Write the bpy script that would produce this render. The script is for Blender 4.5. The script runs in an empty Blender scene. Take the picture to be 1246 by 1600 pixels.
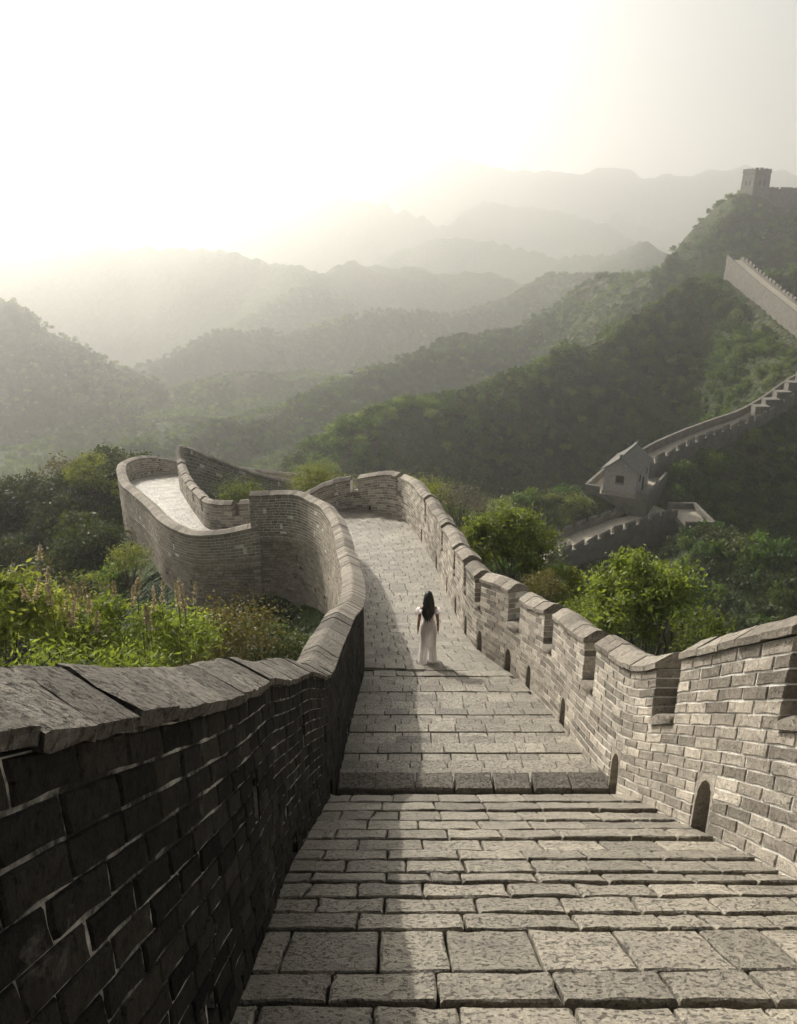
import bpy, math, random
import numpy as np
from bisect import bisect_right
from mathutils import Vector

# ------------------------------------------------------------------ camera, sky, sun, exposure
sc = bpy.context.scene
R = math.radians
cam = bpy.data.cameras.new('camera')
camo = bpy.data.objects.new('camera', cam)
sc.collection.objects.link(camo)
camo.location = (0, 0, 0)
camo.rotation_euler = (R(90 - 20.6), 0, 0)
cam.sensor_fit = 'VERTICAL'
cam.sensor_height = 24.0
cam.lens = 24.0 * 1250 / 1600
cam.clip_start = 0.05
cam.clip_end = 30000
sc.camera = camo

SUN_AZ, SUN_EL = -33.0, 31.0           # azimuth from +Y (negative: to the left), elevation
world = bpy.data.worlds.new('World')
sc.world = world
world.use_nodes = True
wn, wl = world.node_tree.nodes, world.node_tree.links
bg = wn['Background']
sky = wn.new('ShaderNodeTexSky')
sky.sky_type = 'NISHITA'
sky.sun_disc = False
sky.sun_elevation = R(SUN_EL)
sky.sun_rotation = R(SUN_AZ)
sky.dust_density = 6.0
sky.air_density = 1.0
sky.ozone_density = 0.6
hs = wn.new('ShaderNodeHueSaturation')
hs.inputs['Saturation'].default_value = 0.28
wl.new(sky.outputs[0], hs.inputs['Color'])
warm = wn.new('ShaderNodeMix'); warm.data_type = 'RGBA'; warm.blend_type = 'MULTIPLY'
warm.inputs[0].default_value = 1.0
warm.inputs[7].default_value = (1.0, 1.0, 0.98, 1)
wl.new(hs.outputs[0], warm.inputs[6])
wl.new(warm.outputs[2], bg.inputs['Color'])
bg.inputs['Strength'].default_value = 0.098

sun = bpy.data.lights.new('sun', 'SUN')
sun.energy = 5.0
sun.angle = R(0.6)
sun.color = (1.0, 0.94, 0.84)
suno = bpy.data.objects.new('sun', sun)
sc.collection.objects.link(suno)
sd = Vector((math.sin(R(SUN_AZ)) * math.cos(R(SUN_EL)), math.cos(R(SUN_AZ)) * math.cos(R(SUN_EL)), math.sin(R(SUN_EL))))
suno.rotation_euler = sd.to_track_quat('Z', 'Y').to_euler()
suno.location = sd * 50

sc.view_settings.view_transform = 'Standard'
sc.view_settings.look = 'None'
sc.view_settings.gamma = 1.0
sc.view_settings.exposure = 0.34
sc.view_settings.use_curve_mapping = False
cy = sc.cycles
cy.use_denoising = True
cy.max_bounces = 8
cy.diffuse_bounces = 3
cy.glossy_bounces = 2
cy.transmission_bounces = 4
cy.transparent_max_bounces = 8
cy.volume_bounces = 2
cy.sample_clamp_indirect = 6.0
HAZE_DENSITY, HAZE_G = 0.00090, 0.80

# ------------------------------------------------------------------ helpers
COL = sc.collection
rnd = random.Random(7)
nrs = np.random.RandomState(11)

def tag(o, label=None, cat=None, group=None, kind=None):
    if label: o['label'] = label
    if cat: o['category'] = cat
    if group: o['group'] = group
    if kind: o['kind'] = kind
    return o

def empty(name, loc, label=None, cat=None, group=None, kind=None):
    o = bpy.data.objects.new(name, None)
    o.location = loc
    o.empty_display_size = 0.3
    COL.objects.link(o)
    return tag(o, label, cat, group, kind)

def wloc(o):
    v = Vector((0, 0, 0))
    while o is not None:
        v = v + Vector(o.location)
        o = o.parent
    return v

def mesh_obj(name, verts, faces, mat, parent=None, tone=None, smooth=False, kind=None, origin=None):
    """verts are world coordinates; the object's origin goes to its own middle"""
    v = np.asarray(verts, dtype=np.float64).reshape(-1, 3)
    c = v.mean(0) if origin is None else np.asarray(origin, float)
    me = bpy.data.meshes.new(name)
    me.from_pydata((v - c).tolist(), [], faces)
    if tone is not None:
        a = me.attributes.new('tone', 'FLOAT', 'FACE')
        a.data.foreach_set('value', np.asarray(tone, dtype=np.float32))
    if smooth:
        me.polygons.foreach_set('use_smooth', [True] * len(me.polygons))
    me.materials.append(mat)
    me.update()
    o = bpy.data.objects.new(name, me)
    if parent is not None:
        o.parent = parent
        c = c - np.array(wloc(parent))
    o.location = c.tolist()
    COL.objects.link(o)
    if kind: o['kind'] = kind
    return o

class Bag:
    """many small pieces collected into one mesh"""
    def __init__(s):
        s.v, s.f, s.t, s.n = [], [], [], 0
    def add(s, verts, faces, tone=0.5):
        s.v.extend(verts)
        n = s.n
        s.f.extend([tuple(i + n for i in f) for f in faces])
        s.t.extend([tone] * len(faces))
        s.n += len(verts)
    def build(s, name, mat, parent=None, kind=None, smooth=False):
        if not s.v: return None
        return mesh_obj(name, s.v, s.f, mat, parent, s.t, smooth, kind)

def box_geo(x0, x1, y0, y1, z0, z1):
    v = [(x0,y0,z0),(x1,y0,z0),(x1,y1,z0),(x0,y1,z0),(x0,y0,z1),(x1,y0,z1),(x1,y1,z1),(x0,y1,z1)]
    return v, [(0,3,2,1),(4,5,6,7),(0,1,5,4),(1,2,6,5),(2,3,7,6),(3,0,4,7)]

def sub(a, b): return (a[0]-b[0], a[1]-b[1], a[2]-b[2])
def add3(a, b): return (a[0]+b[0], a[1]+b[1], a[2]+b[2])
def mul(a, k): return (a[0]*k, a[1]*k, a[2]*k)
def lerp(a, b, t): return (a[0]+(b[0]-a[0])*t, a[1]+(b[1]-a[1])*t, a[2]+(b[2]-a[2])*t)
def cross(a, b): return (a[1]*b[2]-a[2]*b[1], a[2]*b[0]-a[0]*b[2], a[0]*b[1]-a[1]*b[0])
def norm(a):
    l = math.sqrt(a[0]**2 + a[1]**2 + a[2]**2) or 1e-9
    return (a[0]/l, a[1]/l, a[2]/l)

def slab(q, n, depth, ch=0.008, npe=1, jit=0.0, proud=0.0, tilt=0.0):
    """stone or brick: q four corners of its face (any order round), n outward, chamfered front edge"""
    c = mul(add3(add3(q[0], q[1]), add3(q[2], q[3])), 0.25)
    if len(q) == 4:
        m = cross(sub(q[2], q[0]), sub(q[3], q[1]))
        if m[0]*n[0] + m[1]*n[1] + m[2]*n[2] < 0: q = [q[3], q[2], q[1], q[0]]
    out = []
    for i in range(4):
        a, b = q[i], q[(i+1) % 4]
        for k in range(npe):
            p = lerp(a, b, k / npe)
            if jit:
                j = jit * (0.5 if k == 0 else 1)
                p = add3(p, mul(sub(c, p), 0.0))
                p = (p[0] + rnd.uniform(-j, j), p[1] + rnd.uniform(-j, j), p[2] + rnd.uniform(-j, j) * 0.5)
            out.append(p)
    N = len(out)
    tl = [rnd.uniform(-tilt, tilt) for _ in range(4)] if tilt else [0]*4
    front, mid, back = [], [], []
    for i, p in enumerate(out):
        e = tl[(i // npe) % 4] + proud
        d = norm(sub(c, p))
        cc = ch * (rnd.uniform(0.6, 1.9) if npe > 1 else 1)
        front.append(add3(add3(p, mul(d, cc)), mul(n, e)))
        mid.append(add3(p, mul(n, e - cc)))
        back.append(add3(p, mul(n, -depth)))
    v = front + mid + back
    f = [tuple(range(N))]
    for i in range(N):
        j = (i + 1) % N
        f.append((i, N + i, N + j, j))
        f.append((N + i, 2*N + i, 2*N + j, N + j))
    return v, f

def dist_cam(v):
    p = v[0]
    return math.sqrt(p[0]**2 + p[1]**2 + p[2]**2)

def lay_out(pieces, name, mat, parent, limit=300, rest='stuff', smooth=False):
    """pieces: (size key, verts, faces, tone). The largest in view become parts, the others one joined part"""
    pieces.sort(key=lambda p: p[0])
    for k, v, f, t in pieces[:limit]:
        mesh_obj(name, v, f, mat, parent, [t] * len(f), smooth)
    if len(pieces) > limit:
        b = Bag()
        for k, v, f, t in pieces[limit:]: b.add(v, f, t)
        b.build(rest, mat, parent, 'stuff', smooth)

# ---- value noise, vectorised
_tab = np.random.RandomState(3).rand(256, 256).astype(np.float64)
def vnoise(x, y):
    xi, yi = np.floor(x).astype(int), np.floor(y).astype(int)
    fx, fy = x - xi, y - yi
    fx, fy = fx*fx*(3-2*fx), fy*fy*(3-2*fy)
    a = _tab[xi & 255, yi & 255]; b = _tab[(xi+1) & 255, yi & 255]
    c = _tab[xi & 255, (yi+1) & 255]; d = _tab[(xi+1) & 255, (yi+1) & 255]
    return (a*(1-fx)+b*fx)*(1-fy) + (c*(1-fx)+d*fx)*fy
def fbm(x, y, o=4):
    s, a, t = 0, 1.0, 0
    for i in range(o):
        s = s + a * vnoise(x * 2**i + 17.3*i, y * 2**i + 5.1*i); t += a; a *= 0.5
    return s / t
def ridged(x, y, o=4):
    s, a, t = 0, 1.0, 0
    for i in range(o):
        s = s + a * (1 - np.abs(2*vnoise(x * 2**i + 31.7*i, y * 2**i + 9.7*i) - 1)); t += a; a *= 0.5
    return s / t

# ------------------------------------------------------------------ materials
class NT:
    def __init__(s, name):
        s.m = bpy.data.materials.new(name); s.m.use_nodes = True
        s.n, s.l = s.m.node_tree.nodes, s.m.node_tree.links
        s.b = s.n['Principled BSDF']
        s.pos = s.n.new('ShaderNodeNewGeometry').outputs['Position']
    def noise(s, scale, detail=4, rough=0.55, vec=None, dist=0.0, stretch=None):
        t = s.n.new('ShaderNodeTexNoise')
        t.inputs['Scale'].default_value = scale; t.inputs['Detail'].default_value = detail
        t.inputs['Roughness'].default_value = rough; t.inputs['Distortion'].default_value = dist
        src = vec or s.pos
        if stretch:
            mp = s.n.new('ShaderNodeMapping'); mp.inputs['Scale'].default_value = stretch
            s.l.new(src, mp.inputs['Vector']); src = mp.outputs[0]
        s.l.new(src, t.inputs['Vector'])
        return t.outputs['Fac']
    def ramp(s, src, stops):
        r = s.n.new('ShaderNodeValToRGB'); e = r.color_ramp.elements
        while len(e) < len(stops): e.new(0.5)
        for i, (p, c) in enumerate(stops):
            e[i].position = p; e[i].color = (c if len(c) == 4 else (*c, 1)) if isinstance(c, tuple) else (c, c, c, 1)
        s.l.new(src, r.inputs[0]); return r.outputs[0]
    def mix(s, f, a, b, mode='MIX'):
        x = s.n.new('ShaderNodeMix'); x.data_type = 'RGBA'; x.blend_type = mode
        for sock, val in ((0, f), (6, a), (7, b)):
            if isinstance(val, (int, float)): x.inputs[sock].default_value = val if sock == 0 else (val, val, val, 1)
            elif isinstance(val, tuple): x.inputs[sock].default_value = (*val, 1)
            else: s.l.new(val, x.inputs[sock])
        return x.outputs[2]
    def math(s, op, a, b=0.0):
        x = s.n.new('ShaderNodeMath'); x.operation = op
        for i, v in enumerate((a, b)):
            if isinstance(v, (int, float)): x.inputs[i].default_value = v
            else: s.l.new(v, x.inputs[i])
        return x.outputs[0]
    def attr(s, name='tone'):
        a = s.n.new('ShaderNodeAttribute'); a.attribute_name = name; return a.outputs['Fac']
    def orand(s):
        return s.n.new('ShaderNodeObjectInfo').outputs['Random']
    def bump(s, h, strength=0.5, dist=0.02, prev=None):
        b = s.n.new('ShaderNodeBump'); b.inputs['Strength'].default_value = strength
        b.inputs['Distance'].default_value = dist; s.l.new(h, b.inputs['Height'])
        if prev: s.l.new(prev, b.inputs['Normal'])
        return b.outputs[0]
    def out(s, col, rough=0.9, normal=None, spec=0.25):
        if isinstance(col, tuple): s.b.inputs['Base Color'].default_value = (*col, 1)
        else: s.l.new(col, s.b.inputs['Base Color'])
        if isinstance(rough, float): s.b.inputs['Roughness'].default_value = rough
        else: s.l.new(rough, s.b.inputs['Roughness'])
        s.b.inputs['Specular IOR Level'].default_value = spec
        if normal: s.l.new(normal, s.b.inputs['Normal'])
        return s.m

def stone_mat(name, dark, light, grain=1.0, stain=(0.10, 0.095, 0.085), stain_amt=0.6, pale=None, pits=True, streak=None, fine=60, rough=0.92, spec=0.25):
    t = NT(name)
    base = t.mix(t.attr(), dark, light)
    n1 = t.noise(2.2, 6, 0.65)
    n2 = t.noise(14, 5, 0.7, stretch=streak)
    n3 = t.noise(fine, 4, 0.7, stretch=streak)
    c = t.mix(t.ramp(n2, [(0.3, 0.72), (0.7, 1.22)]), 0.0, base, 'MULTIPLY') if False else t.mix(1.0, base, t.ramp(n2, [(0.28, (0.66, 0.66, 0.66)), (0.72, (1.25, 1.23, 1.2))]), 'MULTIPLY')
    c = t.mix(1.0, c, t.ramp(n3, [(0.3, (0.8, 0.8, 0.8)), (0.7, (1.15, 1.15, 1.14))]), 'MULTIPLY')
    c = t.mix(t.math('MULTIPLY', t.ramp(n1, [(0.52, 0.0), (0.68, 1.0)]), stain_amt), c, stain)
    if pale:
        n4 = t.noise(3.1, 6, 0.7, dist=0.4)
        c = t.mix(t.math('MULTIPLY', t.ramp(n4, [(0.6, 0.0), (0.7, 1.0)]), 0.55), c, pale)
    c = t.mix(1.0, c, t.ramp(t.noise(0.55, 4, 0.6), [(0.35, (0.8, 0.79, 0.78)), (0.65, (1.14, 1.13, 1.11))]), 'MULTIPLY')
    h = t.bump(n3, 0.55 * grain, 0.012)
    h = t.bump(n2, 0.7 * grain, 0.03, h)
    if pits:
        p = t.noise(34, 5, 0.62)
        h = t.bump(t.ramp(p, [(0.55, 1.0), (0.66, 0.0)]), 0.7 * grain, 0.012, h)
        c = t.mix(t.math('MULTIPLY', t.ramp(p, [(0.57, 0.0), (0.66, 1.0)]), 0.62), c, mul3(stain, 0.6))
    return t.out(c, rough, h, spec)
def mul3(c, k): return tuple(x * k for x in c)

M = {}
M['brick'] = stone_mat('weathered grey brick', (0.20, 0.18, 0.153), (0.52, 0.475, 0.41), pale=(0.56, 0.53, 0.48), stain_amt=0.55)
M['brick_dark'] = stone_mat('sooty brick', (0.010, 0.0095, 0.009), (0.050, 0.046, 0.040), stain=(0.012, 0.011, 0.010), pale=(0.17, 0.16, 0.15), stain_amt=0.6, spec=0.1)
M['coping'] = stone_mat('weathered coping stone', (0.19, 0.17, 0.145), (0.34, 0.31, 0.265), pale=(0.48, 0.45, 0.4), streak=(1, 1, 1), grain=1.3)
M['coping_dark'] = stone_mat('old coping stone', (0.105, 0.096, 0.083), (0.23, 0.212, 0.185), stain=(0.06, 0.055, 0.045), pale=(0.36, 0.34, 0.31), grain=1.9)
M['paving'] = stone_mat('worn paving', (0.18, 0.164, 0.132), (0.385, 0.35, 0.285), stain=(0.085, 0.078, 0.066), grain=1.9, stain_amt=0.65, rough=0.5, spec=0.7)
M['outer_brick'] = stone_mat('outer brick', (0.20, 0.176, 0.145), (0.40, 0.355, 0.295), pale=(0.5, 0.47, 0.42), stain=(0.13, 0.115, 0.095), stain_amt=0.7)
def mortar_mat(name, c0, c1, lo, hi):
    t = NT(name)
    n = t.noise(3.0, 6, 0.7)
    n2 = t.noise(40, 3)
    c = t.mix(t.ramp(n, [(lo, 0.0), (hi, 1.0)]), c0, c1)
    c = t.mix(1.0, c, t.ramp(n2, [(0.3, 0.75), (0.7, 1.15)]), 'MULTIPLY')
    return t.out(c, 0.95, t.bump(n2, 0.6, 0.01))
M['mortar'] = mortar_mat('pale mortar', (0.42, 0.40, 0.36), (0.68, 0.66, 0.61), 0.35, 0.5)
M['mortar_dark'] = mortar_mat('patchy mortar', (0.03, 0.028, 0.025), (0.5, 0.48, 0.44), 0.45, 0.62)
M['joint'] = mortar_mat('dark joint', (0.03, 0.027, 0.022), (0.12, 0.105, 0.08), 0.4, 0.65)
_t = NT('hole_shade'); M['hole_shade'] = _t.out((0.015, 0.014, 0.012), 0.95)  # near-black colour that stands in for the shade inside holes
M['dirt'] = mortar_mat('packed rubble', (0.2, 0.18, 0.15), (0.3, 0.27, 0.23), 0.4, 0.6)

def leaf_mat(name, c0, c1, c2=None, trans=0.45, var=0.3):
    t = NT(name)
    c = t.mix(t.attr(), c0, c1)
    if c2: c = t.mix(t.ramp(t.orand(), [(0.35, 0.0), (0.9, 1.0)]), c, c2)
    v = t.ramp(t.orand(), [(0.0, 1 - var), (1.0, 1 + var)])
    c = t.mix(1.0, c, v, 'MULTIPLY')
    t.out(c, 0.6, None, 0.3)
    tr = t.n.new('ShaderNodeBsdfTranslucent')
    t.l.new(t.mix(1.0, c, (1.4, 1.34, 0.62), 'MULTIPLY'), tr.inputs['Color'])
    mx = t.n.new('ShaderNodeMixShader'); mx.inputs[0].default_value = trans
    t.l.new(t.b.outputs[0], mx.inputs[1]); t.l.new(tr.outputs[0], mx.inputs[2])
    t.l.new(mx.outputs[0], t.n['Material Output'].inputs['Surface'])
    return t.m
M['leaf'] = leaf_mat('fresh green leaves', (0.080, 0.112, 0.026), (0.20, 0.245, 0.062))
M['leaf_yellow'] = leaf_mat('yellow green leaves', (0.11, 0.14, 0.035), (0.26, 0.29, 0.08))
M['leaf_dark'] = leaf_mat('dark green leaves', (0.018, 0.030, 0.010), (0.050, 0.070, 0.022), (0.050, 0.062, 0.022), trans=0.35)
M['leaf_light'] = leaf_mat('light hillside leaves', (0.050, 0.100, 0.017), (0.125, 0.195, 0.038), (0.125, 0.17, 0.042), trans=0.5, var=0.2)
M['leaf_grey'] = leaf_mat('grey dry leaves', (0.10, 0.09, 0.075), (0.2, 0.19, 0.16), trans=0.2)
M['leaf_brown'] = leaf_mat('brownish leaves', (0.10, 0.085, 0.035), (0.17, 0.15, 0.06), trans=0.3)
M['leaf_hill'] = leaf_mat('hillside leaves', (0.024, 0.058, 0.010), (0.066, 0.132, 0.021), (0.082, 0.125, 0.026), trans=0.5, var=0.2)
M['flower'] = leaf_mat('dull pink flower spikes', (0.24, 0.20, 0.165), (0.40, 0.34, 0.29), trans=0.3)
t = NT('bark'); n = t.noise(9, 5, stretch=(1, 1, 0.25))
M['bark'] = t.out(t.ramp(n, [(0.3, (0.045, 0.035, 0.026)), (0.7, (0.13, 0.105, 0.08))]), 0.9, t.bump(n, 0.7, 0.03))
# hillsides: scrub colours, bare rock where it is steep
t = NT('hillside scrub')
n1 = t.noise(0.012, 6, 0.6); n2 = t.noise(0.16, 5, 0.65); n3 = t.noise(0.9, 4, 0.7)
c = t.ramp(n2, [(0.3, (0.018, 0.034, 0.010)), (0.5, (0.042, 0.068, 0.018)), (0.68, (0.085, 0.10, 0.032))])
c = t.mix(t.ramp(n1, [(0.5, 0.0), (0.66, 0.6)]), c, (0.11, 0.095, 0.055))
c = t.mix(1.0, c, t.ramp(n3, [(0.3, 0.65), (0.7, 1.3)]), 'MULTIPLY')
h = t.bump(n3, 1.0, 1.2); h = t.bump(n2, 1.0, 6.0, h)
M['terrain'] = t.out(c, 0.95, h)
# ------------------------------------------------------------------ terrain
# crest lines of the hills in metres (x to the right, y ahead, z up; the camera's eye is at 0,0,0), each with the steepness of its flanks
RIDGES={
 'r1':(0.90,[(-17.7,136.1,-49.9),(-13.6,143.0,-45.8),(-8.2,157.5,-41.5),(3.8,175.2,-39.7),(23.9,188.2,-39.2),(39.5,200.4,-35.3),(62.8,218.0,-28.2),(81.4,233.0,-19.5),(93.2,240.9,-18.4),(110.8,250.0,-17.0),(145.4,262.2,-13.1)]),
 'r1b':(0.90,[(94.2,240.9,-18.0),(94.5,210.4,-24.0),(94.2,183.9,-30.0),(95.4,157.9,-36.2)]),
 'tower':(0.95,[(103.0,422.3,-30.4),(115.8,389.2,-27.4),(121.3,367.6,-19.7),(124.0,363.1,-8.9),(129.2,357.9,0.0),(138.7,354.1,6.9),(146.2,353.2,7.4),(159.5,341.9,0.0),(193.9,333.3,0.0)]),
 'mid':(0.80,[(-138.3,193.6,-81.7),(-114.6,217.1,-76.1),(-90.1,250.9,-71.4),(-46.3,293.8,-71.0),(-17.1,339.1,-64.1),(23.4,384.6,-56.9),(74.6,437.4,-58.6),(108.1,465.6,-54.5),(141.8,483.6,-49.2),(164.0,499.3,-35.9)]),
 'r4':(0.80,[(-196.8,516.0,-105.1),(-165.5,541.6,-93.8),(-126.8,568.3,-79.6),(-87.8,608.9,-85.3),(-11.8,656.4,-72.8),(41.9,694.9,-83.9),(93.5,720.3,-73.3),(132.7,728.1,-52.3),(162.3,665.4,-48.8),(205.0,626.7,-38.1)]),
 'r4b':(0.75,[(-90.8,629.2,-88.1),(-65.9,823.2,-83.8),(-16.6,923.5,-101.0),(50.9,977.5,-99.5),(133.6,1037.4,-82.3)]),
 'r5':(0.80,[(-332.3,461.8,-50.5),(-248.7,446.1,-35.4),(-199.4,411.1,-43.1),(-186.6,400.8,-42.0),(-175.7,398.0,-49.6),(-164.2,404.8,-59.9),(-145.5,419.9,-76.7)]),
 'r6':(0.50,[(-808.6,951.4,-26.9),(-448.6,949.4,-32.2),(-283.0,952.4,-24.2),(-203.9,919.2,-27.2),(-129.7,883.7,-36.4),(-76.7,817.9,-40.8),(-45.4,947.6,-37.0),(12.2,946.3,-40.3),(55.4,943.3,-48.4),(109.3,910.4,-50.7),(152.5,875.0,-59.6)]),
 'r6b':(0.50,[(25.9,1265.2,-44.8),(88.3,1271.2,-28.6),(131.5,1269.2,-34.0),(188.8,1197.1,-55.4),(222.1,1131.0,-60.5),(242.6,945.1,-43.7),(260.0,885.6,-31.4),(286.9,882.8,-38.9),(387.7,876.1,-56.5)]),
 'r7':(0.50,[(-403.1,1666.6,0.2),(-253.3,1679.8,35.2),(-153.5,1684.2,46.9),(-27.6,1615.2,33.9),(88.7,1534.4,-10.6),(177.5,1744.4,36.6),(294.2,1739.8,24.5),(404.4,1602.5,0.2)]),
 'r8':(0.50,[(-2113.3,2313.7,16.4),(-1076.5,2307.7,0.2),(-800.0,2319.8,32.6),(-627.2,2328.9,56.9),(-385.3,2335.0,73.0),(-206.6,2274.8,83.6),(-105.8,2280.2,97.7),(45.4,2283.7,107.2),(95.8,2292.0,129.2),(154.6,2296.7,141.8),(213.4,2292.0,129.2),(272.2,2287.3,116.6),(305.8,2281.4,100.9),(370.4,2217.4,101.0),(419.4,2213.9,91.9),(460.2,2218.5,104.1),(509.2,2220.8,110.2),(550.0,2217.9,102.6),(598.9,2220.2,108.7),(623.4,2213.3,90.4),(688.7,2213.9,91.9),(737.6,2215.0,95.0),(778.4,2217.4,101.0),(843.7,2221.4,111.8),(884.5,2221.9,113.3),(1016.8,2213.9,91.9),(1431.2,2219.6,107.2),(2084.0,2208.1,76.6)]),
 'w2':(0.80,[(18.7,98.5,-44.9),(35.0,107.0,-45.2),(40.6,106.7,-45.9),(41.3,98.2,-40.1),(43.7,89.9,-39.5),(45.9,83.4,-39.6),(49.4,75.7,-40.1)]),
 'house':(0.80,[(7.3,108.8,-45.4),(16.7,110.5,-41.4),(24.7,113.0,-40.2),(32.6,114.5,-39.6),(37.4,116.4,-42.7),(44.7,122.2,-38.8),(54.8,130.2,-37.4),(66.5,140.7,-35.0),(74.3,146.6,-33.5),(99.5,159.7,-29.9)]),
 'hump':(0.60,[(-41.9,54.5,-25.6),(-31.7,53.6,-22.4),(-26.6,53.4,-20.1),(-23.0,52.9,-18.4),(-20.5,53.0,-18.2),(-18.0,51.8,-18.5)]),
}

GY = [(-6, 1.2), (-2, -0.95), (0, -1.9), (1.33, -2.66), (2.49, -3.33), (4.33, -4.38), (8.73, -7.2), (15.16, -9.41), (24, -11.3), (34.6, -13.1), (60, -15)]
def G(y): return float(np.interp(y, [a for a, b in GY], [b for a, b in GY]))
# stations along the walkway: left edge, right edge, level
ST = [((-.82, -3), (2.8, -3)), ((-.82, 0), (2.8, 0)), ((-.82, 9), (2.8, 9)), ((-.8, 12), (2.74, 12)), ((-.76, 14.9), (2.5, 14.7)), ((-.86, 17.2), (1.8, 17.0)),
      ((-1.18, 19.9), (1.55, 19.9)), ((-1.64, 23.8), (1.38, 23.8)), ((-2.2, 26.8), (1.02, 27.6)), ((-2.85, 28.8), (.55, 30.8)),
      ((-3.5, 30.0), (-.1, 32.9)), ((-4.2, 30.8), (-1.3, 34.2)), ((-5.0, 31.1), (-3.0, 34.5)), ((-6.1, 31.2), (-5.0, 34.5))]
ST = [(l, r, G((l[1] + r[1]) / 2)) for l, r in ST]
ST += [((-6.9, 31.3), (-6.4, 34.6), -13.9), ((-8.2, 31.9), (-7.9, 34.9), -14.1), ((-9.5, 33.3), (-9.2, 35.9), -14.35), ((-11.6, 36.8), (-10.4, 38.6), -14.75), ((-13.4, 40.0), (-11.6, 41.6), -15.2),
       ((-15.8, 44.5), (-12.8, 44.9), -15.8), ((-17.4, 48.7), (-13.9, 48.2), -16.4), ((-17.4, 52.2), (-13.6, 50.0), -17.0), ((-15.6, 54.6), (-12.6, 51.2), -17.6),
       ((-12, 56), (-10, 52.4), -18.6), ((-8, 57.5), (-7.2, 53.6), -19.6), ((-2, 59.5), (-2, 55.5), -20.8)]
OWN = [((l[0] + r[0]) / 2, (l[1] + r[1]) / 2, z - 1.9) for l, r, z in ST]
OWN = [(1, -30, 9.0)] + OWN + [(6, 60, -24), (20, 66, -34)]
RIDGES['own'] = (0.62, OWN)

def ridge_h(x, y, pts):
    best = np.full(x.shape, 1e18); zz = np.zeros(x.shape)
    for a, b in zip(pts[:-1], pts[1:]):
        dx, dy = b[0] - a[0], b[1] - a[1]
        t = np.clip(((x - a[0]) * dx + (y - a[1]) * dy) / (dx*dx + dy*dy + 1e-9), 0, 1)
        d2 = (x - a[0] - t*dx)**2 + (y - a[1] - t*dy)**2
        m = d2 < best
        best = np.where(m, d2, best); zz = np.where(m, a[2] + t * (b[2] - a[2]), zz)
    return zz, np.sqrt(best)

def terrain_h(x, y):
    x = np.asarray(x, float); y = np.asarray(y, float)
    r = np.sqrt(x*x + y*y)
    base = np.where(r < 130, -16 - 0.36 * r, np.where(r < 1600, -62.8 - 0.12 * (r - 130), -239))
    base = base + (fbm(x / 90, y / 90) - 0.5) * np.clip(r * 0.12, 4, 60)
    H, D = base, np.full(x.shape, 1e9)
    spur = ridged(x / 58 + 3, y / 58, 4)
    spur2 = ridged(x / 260 + 3, y / 260 + 7, 5)
    crag = fbm(x / 60, y / 60, 5)
    for k, (slope, pts) in RIDGES.items():
        z, d = ridge_h(x, y, pts)
        if k == 'r7': z = z - 16
        if k in ('r6', 'r4b'): z = z - 13
        far = k in ('r6', 'r6b', 'r7', 'r8')
        if far:
            w = np.clip(d / 150, 0, 1)
            h = z - slope * d * (0.75 + 0.5 * (1 - spur2)) + (spur2 - 0.97) * 110 * w + (crag - 0.5) * 20 + (fbm(x / 22, y / 22, 4) - .5) * 10
        elif k in ('own', 'w2', 'hump', 'house'):
            w = np.clip((d - 3) / 10, 0, 1)
            h = z - slope * np.maximum(d - 1.0, 0) + (spur - 0.7) * 5 * w
        else:
            w = np.clip(d / 26, 0, 1)
            rw_ = 8.0 if k in ('r1', 'r1b', 'tower') else 16.0
            dr = np.sqrt(d * d + rw_ * rw_) - rw_
            sc_ = 1.0 if k in ('r1', 'r1b', 'tower') else 1.6
            h = z - slope * dr * (0.75 + 0.6 * (1 - spur)) + (spur - 0.93) * 34 * sc_ * w + (crag - 0.5) * 4 * sc_
        s = 1.5 if k in ('own', 'w2', 'hump', 'house') else (3.0 if not far else 14.0)
        df = np.clip(0.5 + 0.5 * (h - H) / s, 0, 1)          # smooth maximum
        H = H * (1 - df) + h * df + s * df * (1 - df) * 0.5
    return H

ang = np.concatenate([np.linspace(-180, -62, 40, endpoint=False), np.linspace(-62, -34, 50, endpoint=False), np.linspace(-34, 34, 560, endpoint=False),
                      np.linspace(34, 62, 50, endpoint=False), np.linspace(62, 180, 41)])
rad = np.geomspace(2.5, 6500, 520)
A, RR = np.meshgrid(np.radians(ang), rad)
TX, TY = np.sin(A) * RR, np.cos(A) * RR
TZ = terrain_h(TX, TY)
nv = np.stack([TX, TY, TZ], -1).reshape(-1, 3)
na, nr = len(ang), len(rad)
i0 = (np.arange(nr - 1)[:, None] * na + np.arange(na - 1)[None, :]).reshape(-1)
fc = np.stack([i0, i0 + na, i0 + na + 1, i0 + 1], -1)
me = bpy.data.meshes.new('terrain')
me.vertices.add(len(nv)); me.vertices.foreach_set('co', nv.reshape(-1))
me.loops.add(fc.size); me.loops.foreach_set('vertex_index', fc.reshape(-1).astype(np.int32))
me.polygons.add(len(fc)); me.polygons.foreach_set('loop_start', (np.arange(len(fc)) * 4).astype(np.int32))
me.polygons.foreach_set('loop_total', np.full(len(fc), 4, np.int32))
me.polygons.foreach_set('use_smooth', np.ones(len(fc), bool))
me.update(); me.validate()
me.materials.append(M['terrain'])
ter = bpy.data.objects.new('terrain', me); COL.objects.link(ter)
tag(ter, kind='structure')

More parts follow.
